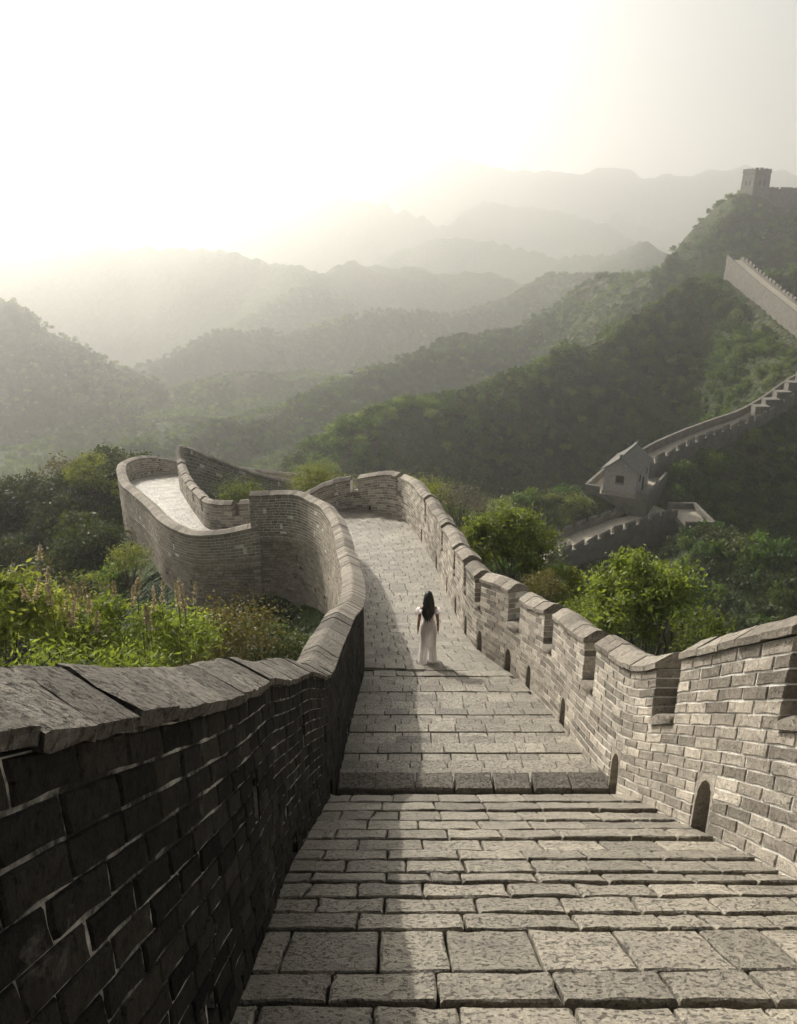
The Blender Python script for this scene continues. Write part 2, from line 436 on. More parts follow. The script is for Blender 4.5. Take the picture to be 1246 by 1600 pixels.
# ------------------------------------------------------------------ smooth curves
def densify(pts, n=10):
    """Catmull-Rom through points of any dimension"""
    P = [np.array(p, float) for p in pts]
    P = [2*P[0] - P[1]] + P + [2*P[-1] - P[-2]]
    out = []
    for i in range(1, len(P) - 2):
        p0, p1, p2, p3 = P[i-1:i+3]
        for k in range(n):
            t = k / n
            out.append(0.5 * (2*p1 + (p2-p0)*t + (2*p0-5*p1+4*p2-p3)*t*t + (3*p1-p0-3*p2+p3)*t**3))
    out.append(P[-2])
    return np.array(out)

class Wall:
    """a brick wall along a plan curve: pts (x, y, level of its foot, height); side +1 when the inner face looks left of the way it runs"""
    def __init__(s, pts, T, side, nc, course=None, wob=0.0, smooth=True):
        D = densify(pts, 8) if smooth else densify(pts, 8)
        seg = np.hypot(np.diff(D[:, 0]), np.diff(D[:, 1]))
        s.S = [0.0] + list(np.cumsum(seg)); s.L = s.S[-1]
        s.x, s.y, s.z, s.h = (D[:, i].tolist() for i in range(4))
        tx, ty = np.gradient(D[:, 0]), np.gradient(D[:, 1])
        l = np.hypot(tx, ty) + 1e-9
        s.nx, s.ny = (-ty / l * side).tolist(), (tx / l * side).tolist()
        s.T, s.nc, s.side, s.wob = T, nc, side, wob
    def at(s, q):
        i = min(max(bisect_right(s.S, q) - 1, 0), len(s.S) - 2)
        t = (q - s.S[i]) / (s.S[i+1] - s.S[i] + 1e-9)
        f = lambda a: a[i] + (a[i+1] - a[i]) * t
        return f(s.x), f(s.y), f(s.z), f(s.h), f(s.nx), f(s.ny)
    def p(s, q, c, d):
        x, y, z, h, nx, ny = s.at(q)
        w = s.wob * (math.sin(q * 2.05 + 0.8) + 0.6 * math.sin(q * 0.93 + 2)) * min(max(c / s.nc, 0), 1) if s.wob else 0
        return (x - nx * d, y - ny * d, z + h * c / s.nc + w)
    def s_at(s, x, y):
        b = min(range(len(s.S)), key=lambda i: (s.x[i]-x)**2 + (s.y[i]-y)**2)
        return s.S[b]
    def n(s, q):
        x, y, z, h, nx, ny = s.at(q)
        return (nx, ny, 0)
    def intervals(s, c, gaps, holes, a=0.0, b=None):
        iv = [(a, s.L if b is None else b)]
        cut = [(g[0], g[1]) for g in gaps if c >= g[2]] + [(g[0], g[1]) for g in holes if g[2] <= c < g[3]]
        for g0, g1 in cut:
            new = []
            for u, v in iv:
                if g1 <= u or g0 >= v: new.append((u, v))
                else:
                    if g0 - u > 0.03: new.append((u, g0))
                    if v - g1 > 0.03: new.append((g1, v))
            iv = new
        return iv
    def bricks(s, c0, c1, gaps, holes, face, L=0.4, a=0.0, b=None, jit=0.002, mort=0.016, key=None, npe_near=2, near=9.0, tone=(0.1, 0.9), through=True, depth=0.11, miss=0.0, ch=0.006):
        out = []
        for c in range(c0, c1):
            for u, v in s.intervals(c, gaps, holes, a, b):
                q = u
                first = True
                isgap_u = any(abs(g[1] - u) < 1e-6 and c >= g[2] for g in gaps)
                isgap_v = any(abs(g[0] - v) < 1e-6 and c >= g[2] for g in gaps)
                while q < v - 0.02:
                    ln = L * rnd.uniform(0.9, 1.1)
                    if first and c % 2: ln *= 0.5
                    e = q + ln
                    if v - e < L * 0.35: e = v
                    last = e >= v
                    e = min(e, v)
                    g = mort / 2
                    gs = g if not (first and isgap_u) else -0.004
                    ge = g if not (last and isgap_v) else -0.004
                    ht = s.at((q + e) / 2)[3] / s.nc
                    gc = (mort / 2) / ht
                    d = 0.0 if face == 'in' else s.T
                    Q = [s.p(q + gs, c + gc, d), s.p(e - ge, c + gc, d), s.p(e - ge, c + 1 - gc, d), s.p(q + gs, c + 1 - gc, d)]
                    n = s.n((q + e) / 2)
                    if face != 'in': n = mul(n, -1)
                    ds = dist_cam(Q)
                    thr = through and ((first and isgap_u) or (last and isgap_v))
                    if not (miss and rnd.random() < miss):
                        nn = npe_near if ds < near else 1
                        vv, ff = slab(Q, n, (s.T + 0.002) if thr else depth, ch * (1.4 if nn > 1 else 1), nn, jit * (2.4 if nn > 1 else 1), rnd.uniform(0.0, 0.006), 0.002)
                        if thr: ff = ff + [tuple(range(len(vv) - 1, len(vv) - len(vv) // 3 - 1, -1))]
                        out.append((ds if key is None else key(Q, ds), vv, ff, min(max(rnd.gauss((tone[0]+tone[1])/2, (tone[1]-tone[0])/3.2), 0), 1)))
                    q = e; first = False
        return out
    def core(s, gaps, holes, cbot, a=0.0, b=None, step=0.4, rec=0.013, hole_depth=0.3, outer_rec=0.013, top=None):
        bag = Bag()
        b = s.L if b is None else b
        top = s.nc if top is None else top
        br = {a, b}
        q = a
        while q < b: br.add(q); q += step
        for g in list(gaps) + list(holes):
            for k in g[:2]:
                if a < k < b: br.add(k)
        br = sorted(br)
        for u, v in zip(br[:-1], br[1:]):
            if v - u < 1e-4: continue
            m = (u + v) / 2
            tp = min([g[2] for g in gaps if g[0] < m < g[1]] + [top])
            cells = [(cbot, tp, rec)]
            for g in holes:
                if g[0] < m < g[1]:
                    cells = [(cbot, g[2], rec), (g[2], g[3], hole_depth), (g[3], tp, rec)] if g[2] > cbot else [(cbot, g[3], hole_depth), (g[3], tp, rec)]
            for c0, c1, d0 in cells:
                if c1 <= c0: continue
                d1 = s.T - outer_rec
                V = [s.p(u, c0, d0), s.p(v, c0, d0), s.p(v, c0, d1), s.p(u, c0, d1), s.p(u, c1, d0), s.p(v, c1, d0), s.p(v, c1, d1), s.p(u, c1, d1)]
                bag.add(V, [(0,3,2,1),(4,5,6,7),(0,1,5,4),(1,2,6,5),(2,3,7,6),(3,0,4,7)])
        return bag
    def coping(s, gaps, prof, L=0.42, a=0.0, b=None, jit=0.006, near=12, var=0.2, skew=0.0):
        out = []
        for u, v in s.intervals(s.nc, gaps, [], a, b):
            q = u - 0.02
            v2 = v + 0.02
            n = max(1, round((v2 - q) / L)); w = [rnd.uniform(1 - var, 1 + var) for _ in range(n)]
            tot = sum(w)
            for k in range(n):
                e = q + (v2 - u + 0.02) * w[k] / tot
                g = rnd.uniform(0.002, 0.006)
                up = rnd.uniform(-0.008, 0.012)
                near_ = dist_cam([s.p(q, s.nc, 0)]) < near
                secs = [q + g, q + g + (e - q) * 0.12, (q + e) / 2, e - g - (e - q) * 0.12, e - g] if near_ else [q + g, e - g]
                V, F = [], []
                N = len(prof)
                shr = [0.985, 1, 1, 1, 0.985] if near_ else [1, 1]
                for si, qq in enumerate(secs):
                    for (d, hz) in prof:
                        sq = qq + skew * max(d, 0) * min(1, max(0, (16 - qq) / 6))
                        x, y, z = s.p(min(max(sq, 0), s.L), s.nc, d + (rnd.uniform(-jit, jit) if near_ else 0))
                        lower = 0.005 if (near_ and si in (0, 4) and hz > 0.05) else 0
                        V.append((x, y, z + hz + up - lower + (rnd.uniform(-jit, jit) if near_ else 0)))
                for j in range(len(secs) - 1):
                    for i in range(N):
                        i2 = (i + 1) % N
                        F.append((j*N + i, j*N + i2, (j+1)*N + i2, (j+1)*N + i))
                F.append(tuple(range(N - 1, -1, -1))); F.append(tuple(range((len(secs)-1)*N, len(secs)*N)))
                if s.side > 0: pass
                out.append((dist_cam(V), V, F, rnd.random()))
                q = e
        return out

def arch_surround(w, q0, q1, c0, c1, d=0.004, n=6, depth=0.16):
    """stone plate with a pointed-round arch opening, set into a square hole"""
    ht = (c1 - c0)
    V, F = [], []
    pts = []
    for i in range(n + 1):
        a = math.pi * i / n
        pts.append((0.5 - 0.5 * math.cos(a) * 0.82, 0.58 + 0.34 * math.sin(a) ** 0.8))
    pts = [(0.09, 0.0)] + pts + [(0.91, 0.0)]
    outer = [(0, 0)] + [(0 if i < n/2 else 1 if i > n/2 else 0.5, (0.58 + 0.42 * min(1, 2*i/n)) if i <= n/2 else (0.58 + 0.42 * min(1, 2*(n-i)/n))) for i in range(n + 1)] + [(1, 0)]
    m = len(pts)
    # outer ring follows the square edge
    for dd in (d, depth):
        for (u, v) in outer: V.append(w.p(q0 + (q1-q0)*u, c0 + ht*v, dd))
        for (u, v) in pts: V.append(w.p(q0 + (q1-q0)*u, c0 + ht*v, dd))
    o2 = 2 * m
    for i in range(m - 1):
        F.append((i, i+1, m+i+1, m+i))
        F.append((m+i, m+i+1, o2+m+i+1, o2+m+i))
    # corners left and right of the arch
    V.append(w.p(q0, c1, d)); V.append(w.p(q1, c1, d))
    h = n // 2
    F.append((len(V)-2,) + tuple(range(1 + h, 0, -1)))
    F.append((len(V)-1,) + tuple(range(m - 2, h, -1)))
    return V, F
# ------------------------------------------------------------------ walkway: treads, landing and ramp
walk = empty('walkway', (1.0, 6.0, G(6.0)), kind='structure')
nos = [-2.6, -2.15, -1.7, -1.25, -0.8, -0.35, 0.1, 0.5, 0.9, 1.3, 1.60, 1.84, 2.10, 2.37, 2.65, 2.95, 3.48, 3.75, 4.01, 4.29, 4.55, 4.9, 5.23, 5.61, 6.01, 6.46, 6.95, 7.46, 8.01, 8.6]
nos2 = [9.39, 9.72, 10.45, 10.79, 11.45, 11.74, 12.36, 12.77, 13.26, 13.98, 14.5, 15.17]
def interp_st(y):
    """edges of the straight flight at distance y"""
    ls = [(s_[0][0], s_[0][1]) for s_ in ST[:6]]; rs = [(s_[1][0], s_[1][1]) for s_ in ST[:6]]
    return float(np.interp(y, [p[1] for p in ls], [p[0] for p in ls])), float(np.interp(y, [p[1] for p in rs], [p[0] for p in rs]))
stones = []
row_no = 0
def lay_row(La, Ra, Lb, Rb, za, zb, w=0.5, depth=0.16, near=11, jit=0.008, key=0, gap=0.008, cracked=0.06):
    """one row of stones between near edge La-Ra and far edge Lb-Rb"""
    global row_no
    row_no += 1
    width = math.hypot(Ra[0]-La[0], Ra[1]-La[1])
    n = max(3, round(width / (w * rnd.uniform(0.88, 1.1))))
    us = [0.0] + [min(max((i + (0.5 if row_no % 2 else 0.0)) / n + rnd.uniform(-0.12, 0.12) / n, 0.03), 0.97) for i in range(0 if row_no % 2 else 1, n)] + [1.0]
    dz = rnd.uniform(-0.006, 0.006)
    for u, v in zip(us[:-1], us[1:]):
        gu, gv = gap / width, gap / width
        def pt(L_, R_, t, z): return (L_[0] + (R_[0]-L_[0])*t, L_[1] + (R_[1]-L_[1])*t, z)
        a, b = pt(La, Ra, u + gu, za), pt(La, Ra, v - gv, za)
        c, d = pt(Lb, Rb, v - gv, zb), pt(Lb, Rb, u + gu, zb)
        ln = math.hypot(d[0]-a[0], d[1]-a[1]); k = gap / max(ln, 0.05)
        a, d = lerp(a, d, k), lerp(d, a, k); b, c = lerp(b, c, k), lerp(c, b, k)
        ds = math.sqrt(sum(x*x for x in lerp(a, c, 0.5)))
        if ds < near and rnd.random() < cracked:      # a cracked stone: two uneven halves
            tt = rnd.uniform(0.35, 0.65); tt2 = tt + rnd.uniform(-0.12, 0.12)
            m0, m1 = lerp(a, b, tt), lerp(d, c, tt2)
            quads = [[a, lerp(m0, a, 0.02), lerp(m1, d, 0.02), d], [lerp(m0, b, 0.03), b, c, lerp(m1, c, 0.03)]]
        else: quads = [[a, b, c, d]]
        tone = min(max(rnd.gauss(0.5, 0.22), 0), 1)
        for q in quads:
            vv, ff = slab(q, (0, 0, 1), depth, 0.011 if ds < near else 0.008, 4 if ds < 6 else 3 if ds < near else 1, jit if ds < near else 0.003, dz, 0.006 if ds < 16 else 0.012)
            if ds < near:      # the worn face is pillowed: raised middle
                N = len(vv) // 3
                cc = lerp(vv[0], vv[N//2], 0.5)
                cc = (sum(p[0] for p in vv[:N])/N, sum(p[1] for p in vv[:N])/N, sum(p[2] for p in vv[:N])/N + rnd.uniform(-0.006, 0.004))
                vv = vv + [cc]; ff = [(i, (i+1) % N, 3*N) for i in range(N)] + ff[1:]
            stones.append((ds, vv, ff, tone))
prev = -3.0; zprev = G(-3.0)
for y in nos:
    z = G(y); jg = rnd.uniform(.016, .024)
    l0, r0 = interp_st(prev); l1, r1 = interp_st(y)
    if y > 8.5: z = G(8.73) - 0.06
    zn = min(zprev - rnd.choice([.004, .006, .010, .016]), z + 0.4)
    lay_row((l0 - .02, prev + jg), (r0 + .02, prev + rnd.uniform(-.03, .03) + jg), (l1 - .02, y), (r1 + .02, y + rnd.uniform(-.03, .03)), zn, z, 0.52, depth=0.45)
    zprev = z
    prev = y
LIP0, LIP1 = 8.64, 8.98
kerbs = []
zl = G(8.73) + 0.035
n = 7
for i in range(n):
    a, b = -.82 + 3.64*i/n + rnd.uniform(-.03, .03) * (i > 0), -.82 + 3.64*(i+1)/n
    q = [(a + .006, LIP0, zl), (b - .006, LIP0 + rnd.uniform(-.008, .008), zl), (b - .006, LIP1, zl), (a + .006, LIP1, zl)]
    vv, ff = slab(q, (0, 0, 1), 0.4, 0.016, 2, 0.008, 0, 0.006)
    kerbs.append((0, vv, ff, rnd.uniform(.3, .8)))
prev = LIP1
for y in nos2:
    z = G(y)
    l0, r0 = interp_st(prev); l1, r1 = interp_st(y)
    nrow = 2 if y - prev > 0.55 else 1
    zn = z + (G(prev) - rnd.uniform(.05, .1) - z) * .8
    for k in range(nrow):
        ya, yb = prev + (y - prev) * k / nrow, prev + (y - prev) * (k + 1) / nrow
        lay_row((l0 - .02, ya + .02), (r0 + .02, ya + .02), (l1 - .02, yb), (r1 + .02, yb), zn + (z - zn) * k / nrow, zn + (z - zn) * (k + 1) / nrow, 0.5, depth=0.4, jit=0.006)
    prev = y
# ramp and the far reaches
SD = densify([(*l, *r, z) for l, r, z in ST[4:]], 24)
mids = (SD[:, 0:2] + SD[:, 2:4]) / 2
ds_ = np.concatenate([[0], np.cumsum(np.hypot(*np.diff(mids, axis=0).T))])
def st_at(q):
    return [float(np.interp(q, ds_, SD[:, i])) for i in range(5)]
q = ds_[int(np.argmin(np.abs(mids[:, 1] - 15.17) + (np.arange(len(mids)) > 60) * 99))]
while q < ds_[-1] - 0.4:
    a, b = st_at(q), st_at(q + 0.31)
    if q < 22 or True:
        lay_row((a[0] - .02, a[1]), (a[2] + .02, a[3]), (b[0] - .02, b[1]), (b[2] + .02, b[3]), a[4] - rnd.uniform(.02, .035), b[4] + 0.0, 0.52, gap=0.011)
    q += 0.31
lay_out(stones, 'paving_stone', M['paving'], walk, 300, 'paving_stones')
for k, v, f, tn in kerbs: mesh_obj('kerb_stone', v, f, M['coping_dark'], walk, [tn] * len(f))
# bed under the stones: follows the treads a little lower
bed = Bag()
prev = -3.0
for y in nos + [LIP1] + nos2:
    z = (G(8.73) - 0.06 if 7.9 < y < 8.7 else G(y)) - 0.10
    l0, r0 = interp_st(prev); l1, r1 = interp_st(y)
    v = [(l0 - .1, prev, z - 3), (r0 + .1, prev, z - 3), (r1 + .1, y, z - 3), (l1 - .1, y, z - 3), (l0 - .1, prev, z), (r0 + .1, prev, z), (r1 + .1, y, z), (l1 - .1, y, z)]
    bed.add(v, [(4,5,6,7),(0,1,5,4),(2,3,7,6)]); prev = y
q = 0.3
while q < ds_[-1] - 0.5:
    a, b = st_at(q), st_at(q + 0.5)
    v = [(a[0] - .1, a[1], a[4] - .045), (a[2] + .1, a[3], a[4] - .045), (b[2] + .1, b[3], b[4] - .045), (b[0] - .1, b[1], b[4] - .045)]
    bed.add(v, [(0,1,2,3)]); q += 0.5
bed.build('paving_bed', M['joint'], walk)

# ------------------------------------------------------------------ right-hand battlement
RW = [(p[0], p[1], z, 0) for _, p, z in ST]
def topH(y): return 1.80 + 0.03 * math.sin(y)
RWp = []
for (x, y, z, _) in RW[:12]: RWp.append((x, y, z, topH(y)))
RWp[0] = (2.8, -3, G(-3), 2.05); RWp[1] = (2.8, 0, G(0), 2.05)
RWp.insert(2, (2.8, 4.6, G(4.6), 2.04)); RWp.insert(3, (2.81, 6.7, G(6.7), 1.86))
RWp += [(-1.9, 34.5, -13.05, 1.65), (-3.0, 34.6, -13.25, 1.5), (-4.4, 34.7, -13.6, 1.2)]
RWp = [p for i, p in enumerate(RWp) if not (i == 13)]
TR = 0.42
rw = Wall(RWp, TR, +1, 15, wob=0.05)
yend = [(2.8, 2.0), (2.8, 4.95), (2.81, 7.6), (2.8, 10.5), (2.7, 12.9), (2.4, 15.15), (1.85, 17.0), (1.68, 18.4), (1.53, 20.4), (1.36, 23.9), (.9, 28.0), (-.15, 32.9), (-2.2, 34.5)]
gapsR = []
for i, (x, y) in enumerate(yend):
    s1 = rw.s_at(x, y); gapsR.append((s1 - (0.62 if y < 16 else 0.42), s1, 9))
holesR = []
for i, y in enumerate([0.3, 3.0, 5.75, 8.45, 11.4, 13.6, 15.1, 16.3, 17.7, 19.3, 21.6, 25.0, 28.5]):
    x = float(np.interp(y, [p[1] for p in RWp[:11]], [p[0] for p in RWp[:11]]))
    s0 = rw.s_at(x, y); holesR.append((s0, s0 + 0.38, -2, 5))
holesR.append((rw.s_at(-1.0, 34.3), rw.s_at(-1.0, 34.3) + 0.3, 0, 4))
# small square peep holes at mid height
peep = []
for y in [10.0, 13.0, 16.0, 18.9, 22.6, 26.5]:
    pass
bw = empty('battlement_wall', (2.8, 6.0, G(6.0)), 'grey brick battlement wall with square gaps and arched drain holes along the right side of the stairs', 'wall')
core = rw.core(gapsR, holesR, -4, rec=0.007, outer_rec=0.0)
core.build('wall_core', M['mortar'], bw)
pcs = rw.bricks(-4, rw.nc, gapsR, holesR, 'in', L=0.42, near=13, mort=0.016, tone=(-.1, 1.0), depth=0.1, jit=0.0012)
lay_out(pcs, 'brick', M['brick'], bw, 300, 'brickwork')
prof = [(-.035, 0.004), (-.04, .075), (.14, .205), (.24, .205), (TR + .035, .075), (TR + .03, 0.004)]
for k, v, f, tn in rw.coping(gapsR, prof, 0.36): mesh_obj('coping_stone', v, f, M['coping'], bw, [tn] * len(f))
for g in holesR:
    v, f = arch_surround(rw, g[0] + .002, g[1] - .002, g[2] + .01, g[3] - .02)
    ds_o = mesh_obj('drain_surround', v, f, M['brick'], bw, [0.45] * len(f))
    mesh_obj('shade_plate', [rw.p(g[0], g[2], .2), rw.p(g[1], g[2], .2), rw.p(g[1], g[3], .2), rw.p(g[0], g[3], .2)] + [rw.p(g[0], g[2], .23), rw.p(g[1], g[2], .23), rw.p(g[1], g[3], .23), rw.p(g[0], g[3], .23)], [(0, 1, 2, 3), (7, 6, 5, 4)], M['hole_shade'], ds_o)  # added dark plate behind each drain opening, coloured to imitate deep shade
for g in gapsR:
    # a worn rounded stone lying on the sill of each gap
    V, F = [], []
    n = 8
    for j, d in enumerate([-.035, -.02, .12, TR - .02, TR + .01]):
        for i in range(n + 1):
            a = math.pi * i / n
            u = 0.5 - 0.5 * math.cos(a)
            k = 0.8 if j in (0, 4) else 1
            V.append(rw.p(g[0] + .012 + (g[1]-g[0]-.024) * u, 9, d))
            V[-1] = (V[-1][0], V[-1][1], V[-1][2] + (.13 * math.sin(a) ** 0.6) * k + 0.004 + rnd.uniform(-.006, .006))
    for j in range(4):
        for i in range(n): F.append((j*(n+1)+i, j*(n+1)+i+1, (j+1)*(n+1)+i+1, (j+1)*(n+1)+i))
    F.append(tuple(range(n, -1, -1))); F.append(tuple(range(4*(n+1), 5*(n+1))))
    mesh_obj('sill_stone', V, F, M['coping'], bw, [0.1] * len(F), True)
# foot of the wall on the valley side
fb = Bag(); q = 0
while q < rw.L - .1:
    e = min(q + .5, rw.L)
    A_, B_ = rw.p(q, -2.0, 0.06), rw.p(e, -2.0, 0.06); C_, D_ = rw.p(e, -2.0, TR + .0), rw.p(q, -2.0, TR + .0)
    lo = lambda p, k=4.5: (p[0], p[1], p[2] - k)
    fb.add([D_, C_, lo(C_), lo(D_), A_, B_, lo(B_), lo(A_)], [(0,1,2,3),(4,5,6,7)]); q = e
fb.build('wall_foot', M['outer_brick'], bw)

# ------------------------------------------------------------------ left-hand parapet, upper reach (up to the step down)
TL = 0.44
LWp = [(-.70, -3, G(-3), 1.64), (-.70, -1, G(-1), 1.65), (-.71, 1.4, G(1.4), 1.67), (-.75, 3.2, G(3.2), 1.53), (-.80, 4.4, G(4.4), 1.58), (-.83, 5.8, G(5.8), 1.64), (-.84, 8.7, G(8.7), 1.76), (-.82, 11.0, G(11.0), 1.80), (-.79, 13.2, G(13.2), 1.74), (-.75, 15.2, G(15.2), 1.66), (-.86, 17.2, G(17.2), 1.66), (-1.18, 19.9, G(19.9), 1.66),
       (-1.64, 23.8, G(23.8), 1.66), (-2.25, 27.0, G(27.0), 1.68), (-2.95, 28.95, G(28.95), 1.68), (-3.75, 30.35, G(30.35), 1.68), (-4.85, 31.1, G(31.1), 1.66), (-6.05, 31.25, G(31.25) - .05, 1.66)]
lw = Wall(LWp, TL, -1, 14, wob=0.03)
slots = []
for y, c0, c1 in [(0.6, 6, 8), (3.45, 7, 10), (4.6, 4, 5), (5.7, 8, 11), (7.6, 7, 9), (9.4, 5, 7), (11.2, 7, 9), (13.2, 6, 8), (2.2, 2, 3)]:
    s0 = lw.s_at(-.8, y); slots.append((s0, s0 + .15, c0, c1))
for y in [1.9, 4.9, 7.9, 10.6, 13.9]:
    s0 = lw.s_at(-.8, y); slots.append((s0, s0 + .28, 0, 2))
lp = empty('parapet_wall', (-.82, 6.0, G(6.0)), 'dark sooty brick parapet with slanting coping stones curving down the left side of the stairs', 'wall')
SB = lw.s_at(-.75, 15.5)
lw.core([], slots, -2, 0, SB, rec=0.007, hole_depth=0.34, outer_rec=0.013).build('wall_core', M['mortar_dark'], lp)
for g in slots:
    mesh_obj('slot_shade', [lw.p(g[0], g[2], .13), lw.p(g[1], g[2], .13), lw.p(g[1], g[3], .13), lw.p(g[0], g[3], .13), lw.p(g[0], g[2], .0), lw.p(g[1], g[2], .0), lw.p(g[1], g[3], .0), lw.p(g[0], g[3], .0)], [(0, 1, 2, 3), (0, 4, 5, 1), (1, 5, 6, 2), (2, 6, 7, 3), (3, 7, 4, 0)], M['hole_shade'], lp)  # back and sides of each slot painted near-black as its shade
lw.core([], [], -2, SB, None, outer_rec=0.013).build('wall_core', M['mortar'], lp)
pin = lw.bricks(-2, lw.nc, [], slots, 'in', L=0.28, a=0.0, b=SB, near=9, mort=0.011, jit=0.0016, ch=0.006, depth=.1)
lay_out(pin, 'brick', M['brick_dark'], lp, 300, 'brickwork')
b2 = Bag()
for k, v, f, tn in lw.bricks(-2, lw.nc, [], [], 'in', L=0.40, a=SB, near=0, mort=0.02): b2.add(v, f, tn)
b2.build('brickwork', M['brick'], lp, 'stuff')
profL = [(-.03, 0.004), (-.04, .05), (.10, .135), (.22, .20), (.27, .205), (TL + .04, .09), (TL + .03, 0.004)]
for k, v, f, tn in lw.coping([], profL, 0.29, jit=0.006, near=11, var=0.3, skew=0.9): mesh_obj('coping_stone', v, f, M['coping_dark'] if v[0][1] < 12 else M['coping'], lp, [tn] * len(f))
# outer face from foot to coping, seen across the hollow
def outer_face(w, a, b, courses_down, par, slots_every=2.3, limit=0):
    bag = Bag()
    hs_ = []
    q = a + 0.6
    while q < b - .3:
        hs_.append((q, q + .14, rnd.choice([-9, -4, 2, 3, 7, 8]), 0)); q += slots_every * rnd.uniform(.25, .7)
    hs_ = [(h0, h1, c, c + 2) for h0, h1, c, _ in hs_]
    for k, v, f, tn in w.bricks(-courses_down, w.nc, [], hs_, 'out', L=0.38, a=a, b=b, near=0, mort=0.022, depth=0.1, miss=0.02, through=False, ch=0.01): bag.add(v, f, tn)
    bag.build('outer_brickwork', M['outer_brick'], par, 'stuff')
    co = Bag(); q = a
    while q < b - 1e-3:
        e = min(q + .4, b)
        for c0, c1, d0 in ((-courses_down, w.nc, w.T - .088),):
            A_, B_, C_, D_ = w.p(q, c0, d0), w.p(e, c0, d0), w.p(e, c1, d0), w.p(q, c1, d0)
            co.add([A_, B_, C_, D_], [(0, 1, 2, 3)])
        q = e
    co.build('rubble_core', M['dirt'], par)
    # projecting course at walkway level
    sb = Bag(); q = a
    while q < b - .05:
        e = min(q + .45, b)
        V = [w.p(q, -.4, w.T - .02), w.p(e - .01, -.4, w.T - .02), w.p(e - .01, -.4, w.T + .022), w.p(q, -.4, w.T + .022)]
        V += [(x, y, z + .07) for x, y, z in V]
        sb.add(V, [(0,3,2,1),(4,5,6,7),(0,1,5,4),(1,2,6,5),(2,3,7,6),(3,0,4,7)], rnd.random()); q = e
    sb.build('string_course', M['outer_brick'], par, 'stuff')
outer_face(lw, lw.s_at(-.8, 13.5), lw.L, 40, lp)
# end face of the upper reach where it steps down
eb = Bag()
for c in range(-6, lw.nc):
    P0, P1 = lw.p(lw.L, c + .06, -.01), lw.p(lw.L, c + .06, TL + .01)
    P2, P3 = lw.p(lw.L, c + .94, TL + .01), lw.p(lw.L, c + .94, -.01)
    v, f = slab([P0, P1, P2, P3], (-1, 0.12, 0), .06, .008, 1, 0.003, 0.03); eb.add(v, f, rnd.random())
eb.build('end_brickwork', M['outer_brick'], lp, 'stuff')

# ------------------------------------------------------------------ left-hand parapet, lower reach round the far bend
LL = [(-5.7, 31.22, -13.66, 1.42), (-7.4, 31.55, -13.95, 1.2), (-8.9, 32.4, -14.3, 1.2), (-10.6, 34.7, -14.75, 1.3), (-12.3, 38.2, -15.4, 1.35), (-14.2, 41.6, -15.9, 1.4), (-15.8, 44.6, -16.4, 1.45), (-17.3, 48.4, -16.8, 1.55), (-17.75, 51.0, -17.1, 1.5),
      (-17.2, 53.2, -17.5, 1.45), (-15.6, 54.9, -18.1, 1.2), (-12, 56.2, -19.1, 1.3), (-8, 57.7, -20.1, 1.3), (-2, 59.7, -21.3, 1.3)]
ll = Wall(LL, 0.5, -1, 9)
lpar = empty('parapet_wall', (-10.6, 34.7, -14.75), 'lower brick parapet looping round the far left bend of the wall beside the hollow with bushes', 'wall')
ll.core([], [], -2, 0, None, outer_rec=0.013).build('wall_core', M['mortar'], lpar)
b2 = Bag()
for k, v, f, tn in ll.bricks(-2, ll.nc, [], [], 'in', L=0.42, near=0, mort=0.024): b2.add(v, f, tn)
b2.build('brickwork', M['brick'], lpar, 'stuff')
prof2 = [(-.03, 0.004), (-.03, .07), (.2, .19), (.3, .19), (.53, .07), (.53, 0.004)]
for k, v, f, tn in ll.coping([], prof2, 0.5): mesh_obj('coping_stone', v, f, M['coping'], lpar, [tn] * len(f))
outer_face(ll, 0, ll.s_at(-15.6, 54.9), 30, lpar)

# ------------------------------------------------------------------ right-hand battlement of the far reach
RL = [(-5.2, 34.6, -13.75, 1.35), (-6.4, 34.65, -13.95, 1.35), (-7.9, 34.95, -14.15, 1.3), (-9.2, 35.95, -14.4, 1.3), (-10.4, 38.6, -14.85, 1.3), (-11.6, 41.6, -15.35, 1.25), (-12.8, 45.0, -15.9, 1.25), (-13.8, 47.9, -16.35, 1.55), (-14.15, 49.3, -16.5, 2.3), (-13.6, 50.3, -16.8, 2.2),
      (-12.6, 51.2, -17.3, 1.9), (-10, 52.5, -18.5, 1.6), (-7.2, 53.7, -19.5, 1.5), (-2, 55.6, -20.7, 1.5)]
rl = Wall(RL, 0.42, +1, 9)
rbw = empty('battlement_wall', (-11, 40, -15), 'brick battlement along the far walkway behind the hollow, rising to a pointed corner', 'wall')
gapsL = [(q, q + .4, 5) for q in np.arange(2.2, rl.s_at(-13.8, 47.9), 2.9)]
holesL = [(q + 1.2, q + 1.5, 2, 4) for q in np.arange(2.2, rl.s_at(-13.8, 47.9), 2.9)]
rl.core(gapsL, holesL, -3, outer_rec=0.013).build('wall_core', M['mortar'], rbw)
b2 = Bag()
for k, v, f, tn in rl.bricks(-2, rl.nc, gapsL, holesL, 'in', L=0.42, near=0, mort=0.024): b2.add(v, f, tn)
b2.build('brickwork', M['brick'], rbw, 'stuff')
for k, v, f, tn in rl.coping(gapsL, prof, 0.45): mesh_obj('coping_stone', v, f, M['coping'], rbw, [tn] * len(f))
outer_face(rl, 0.5, rl.L, 22, rbw)
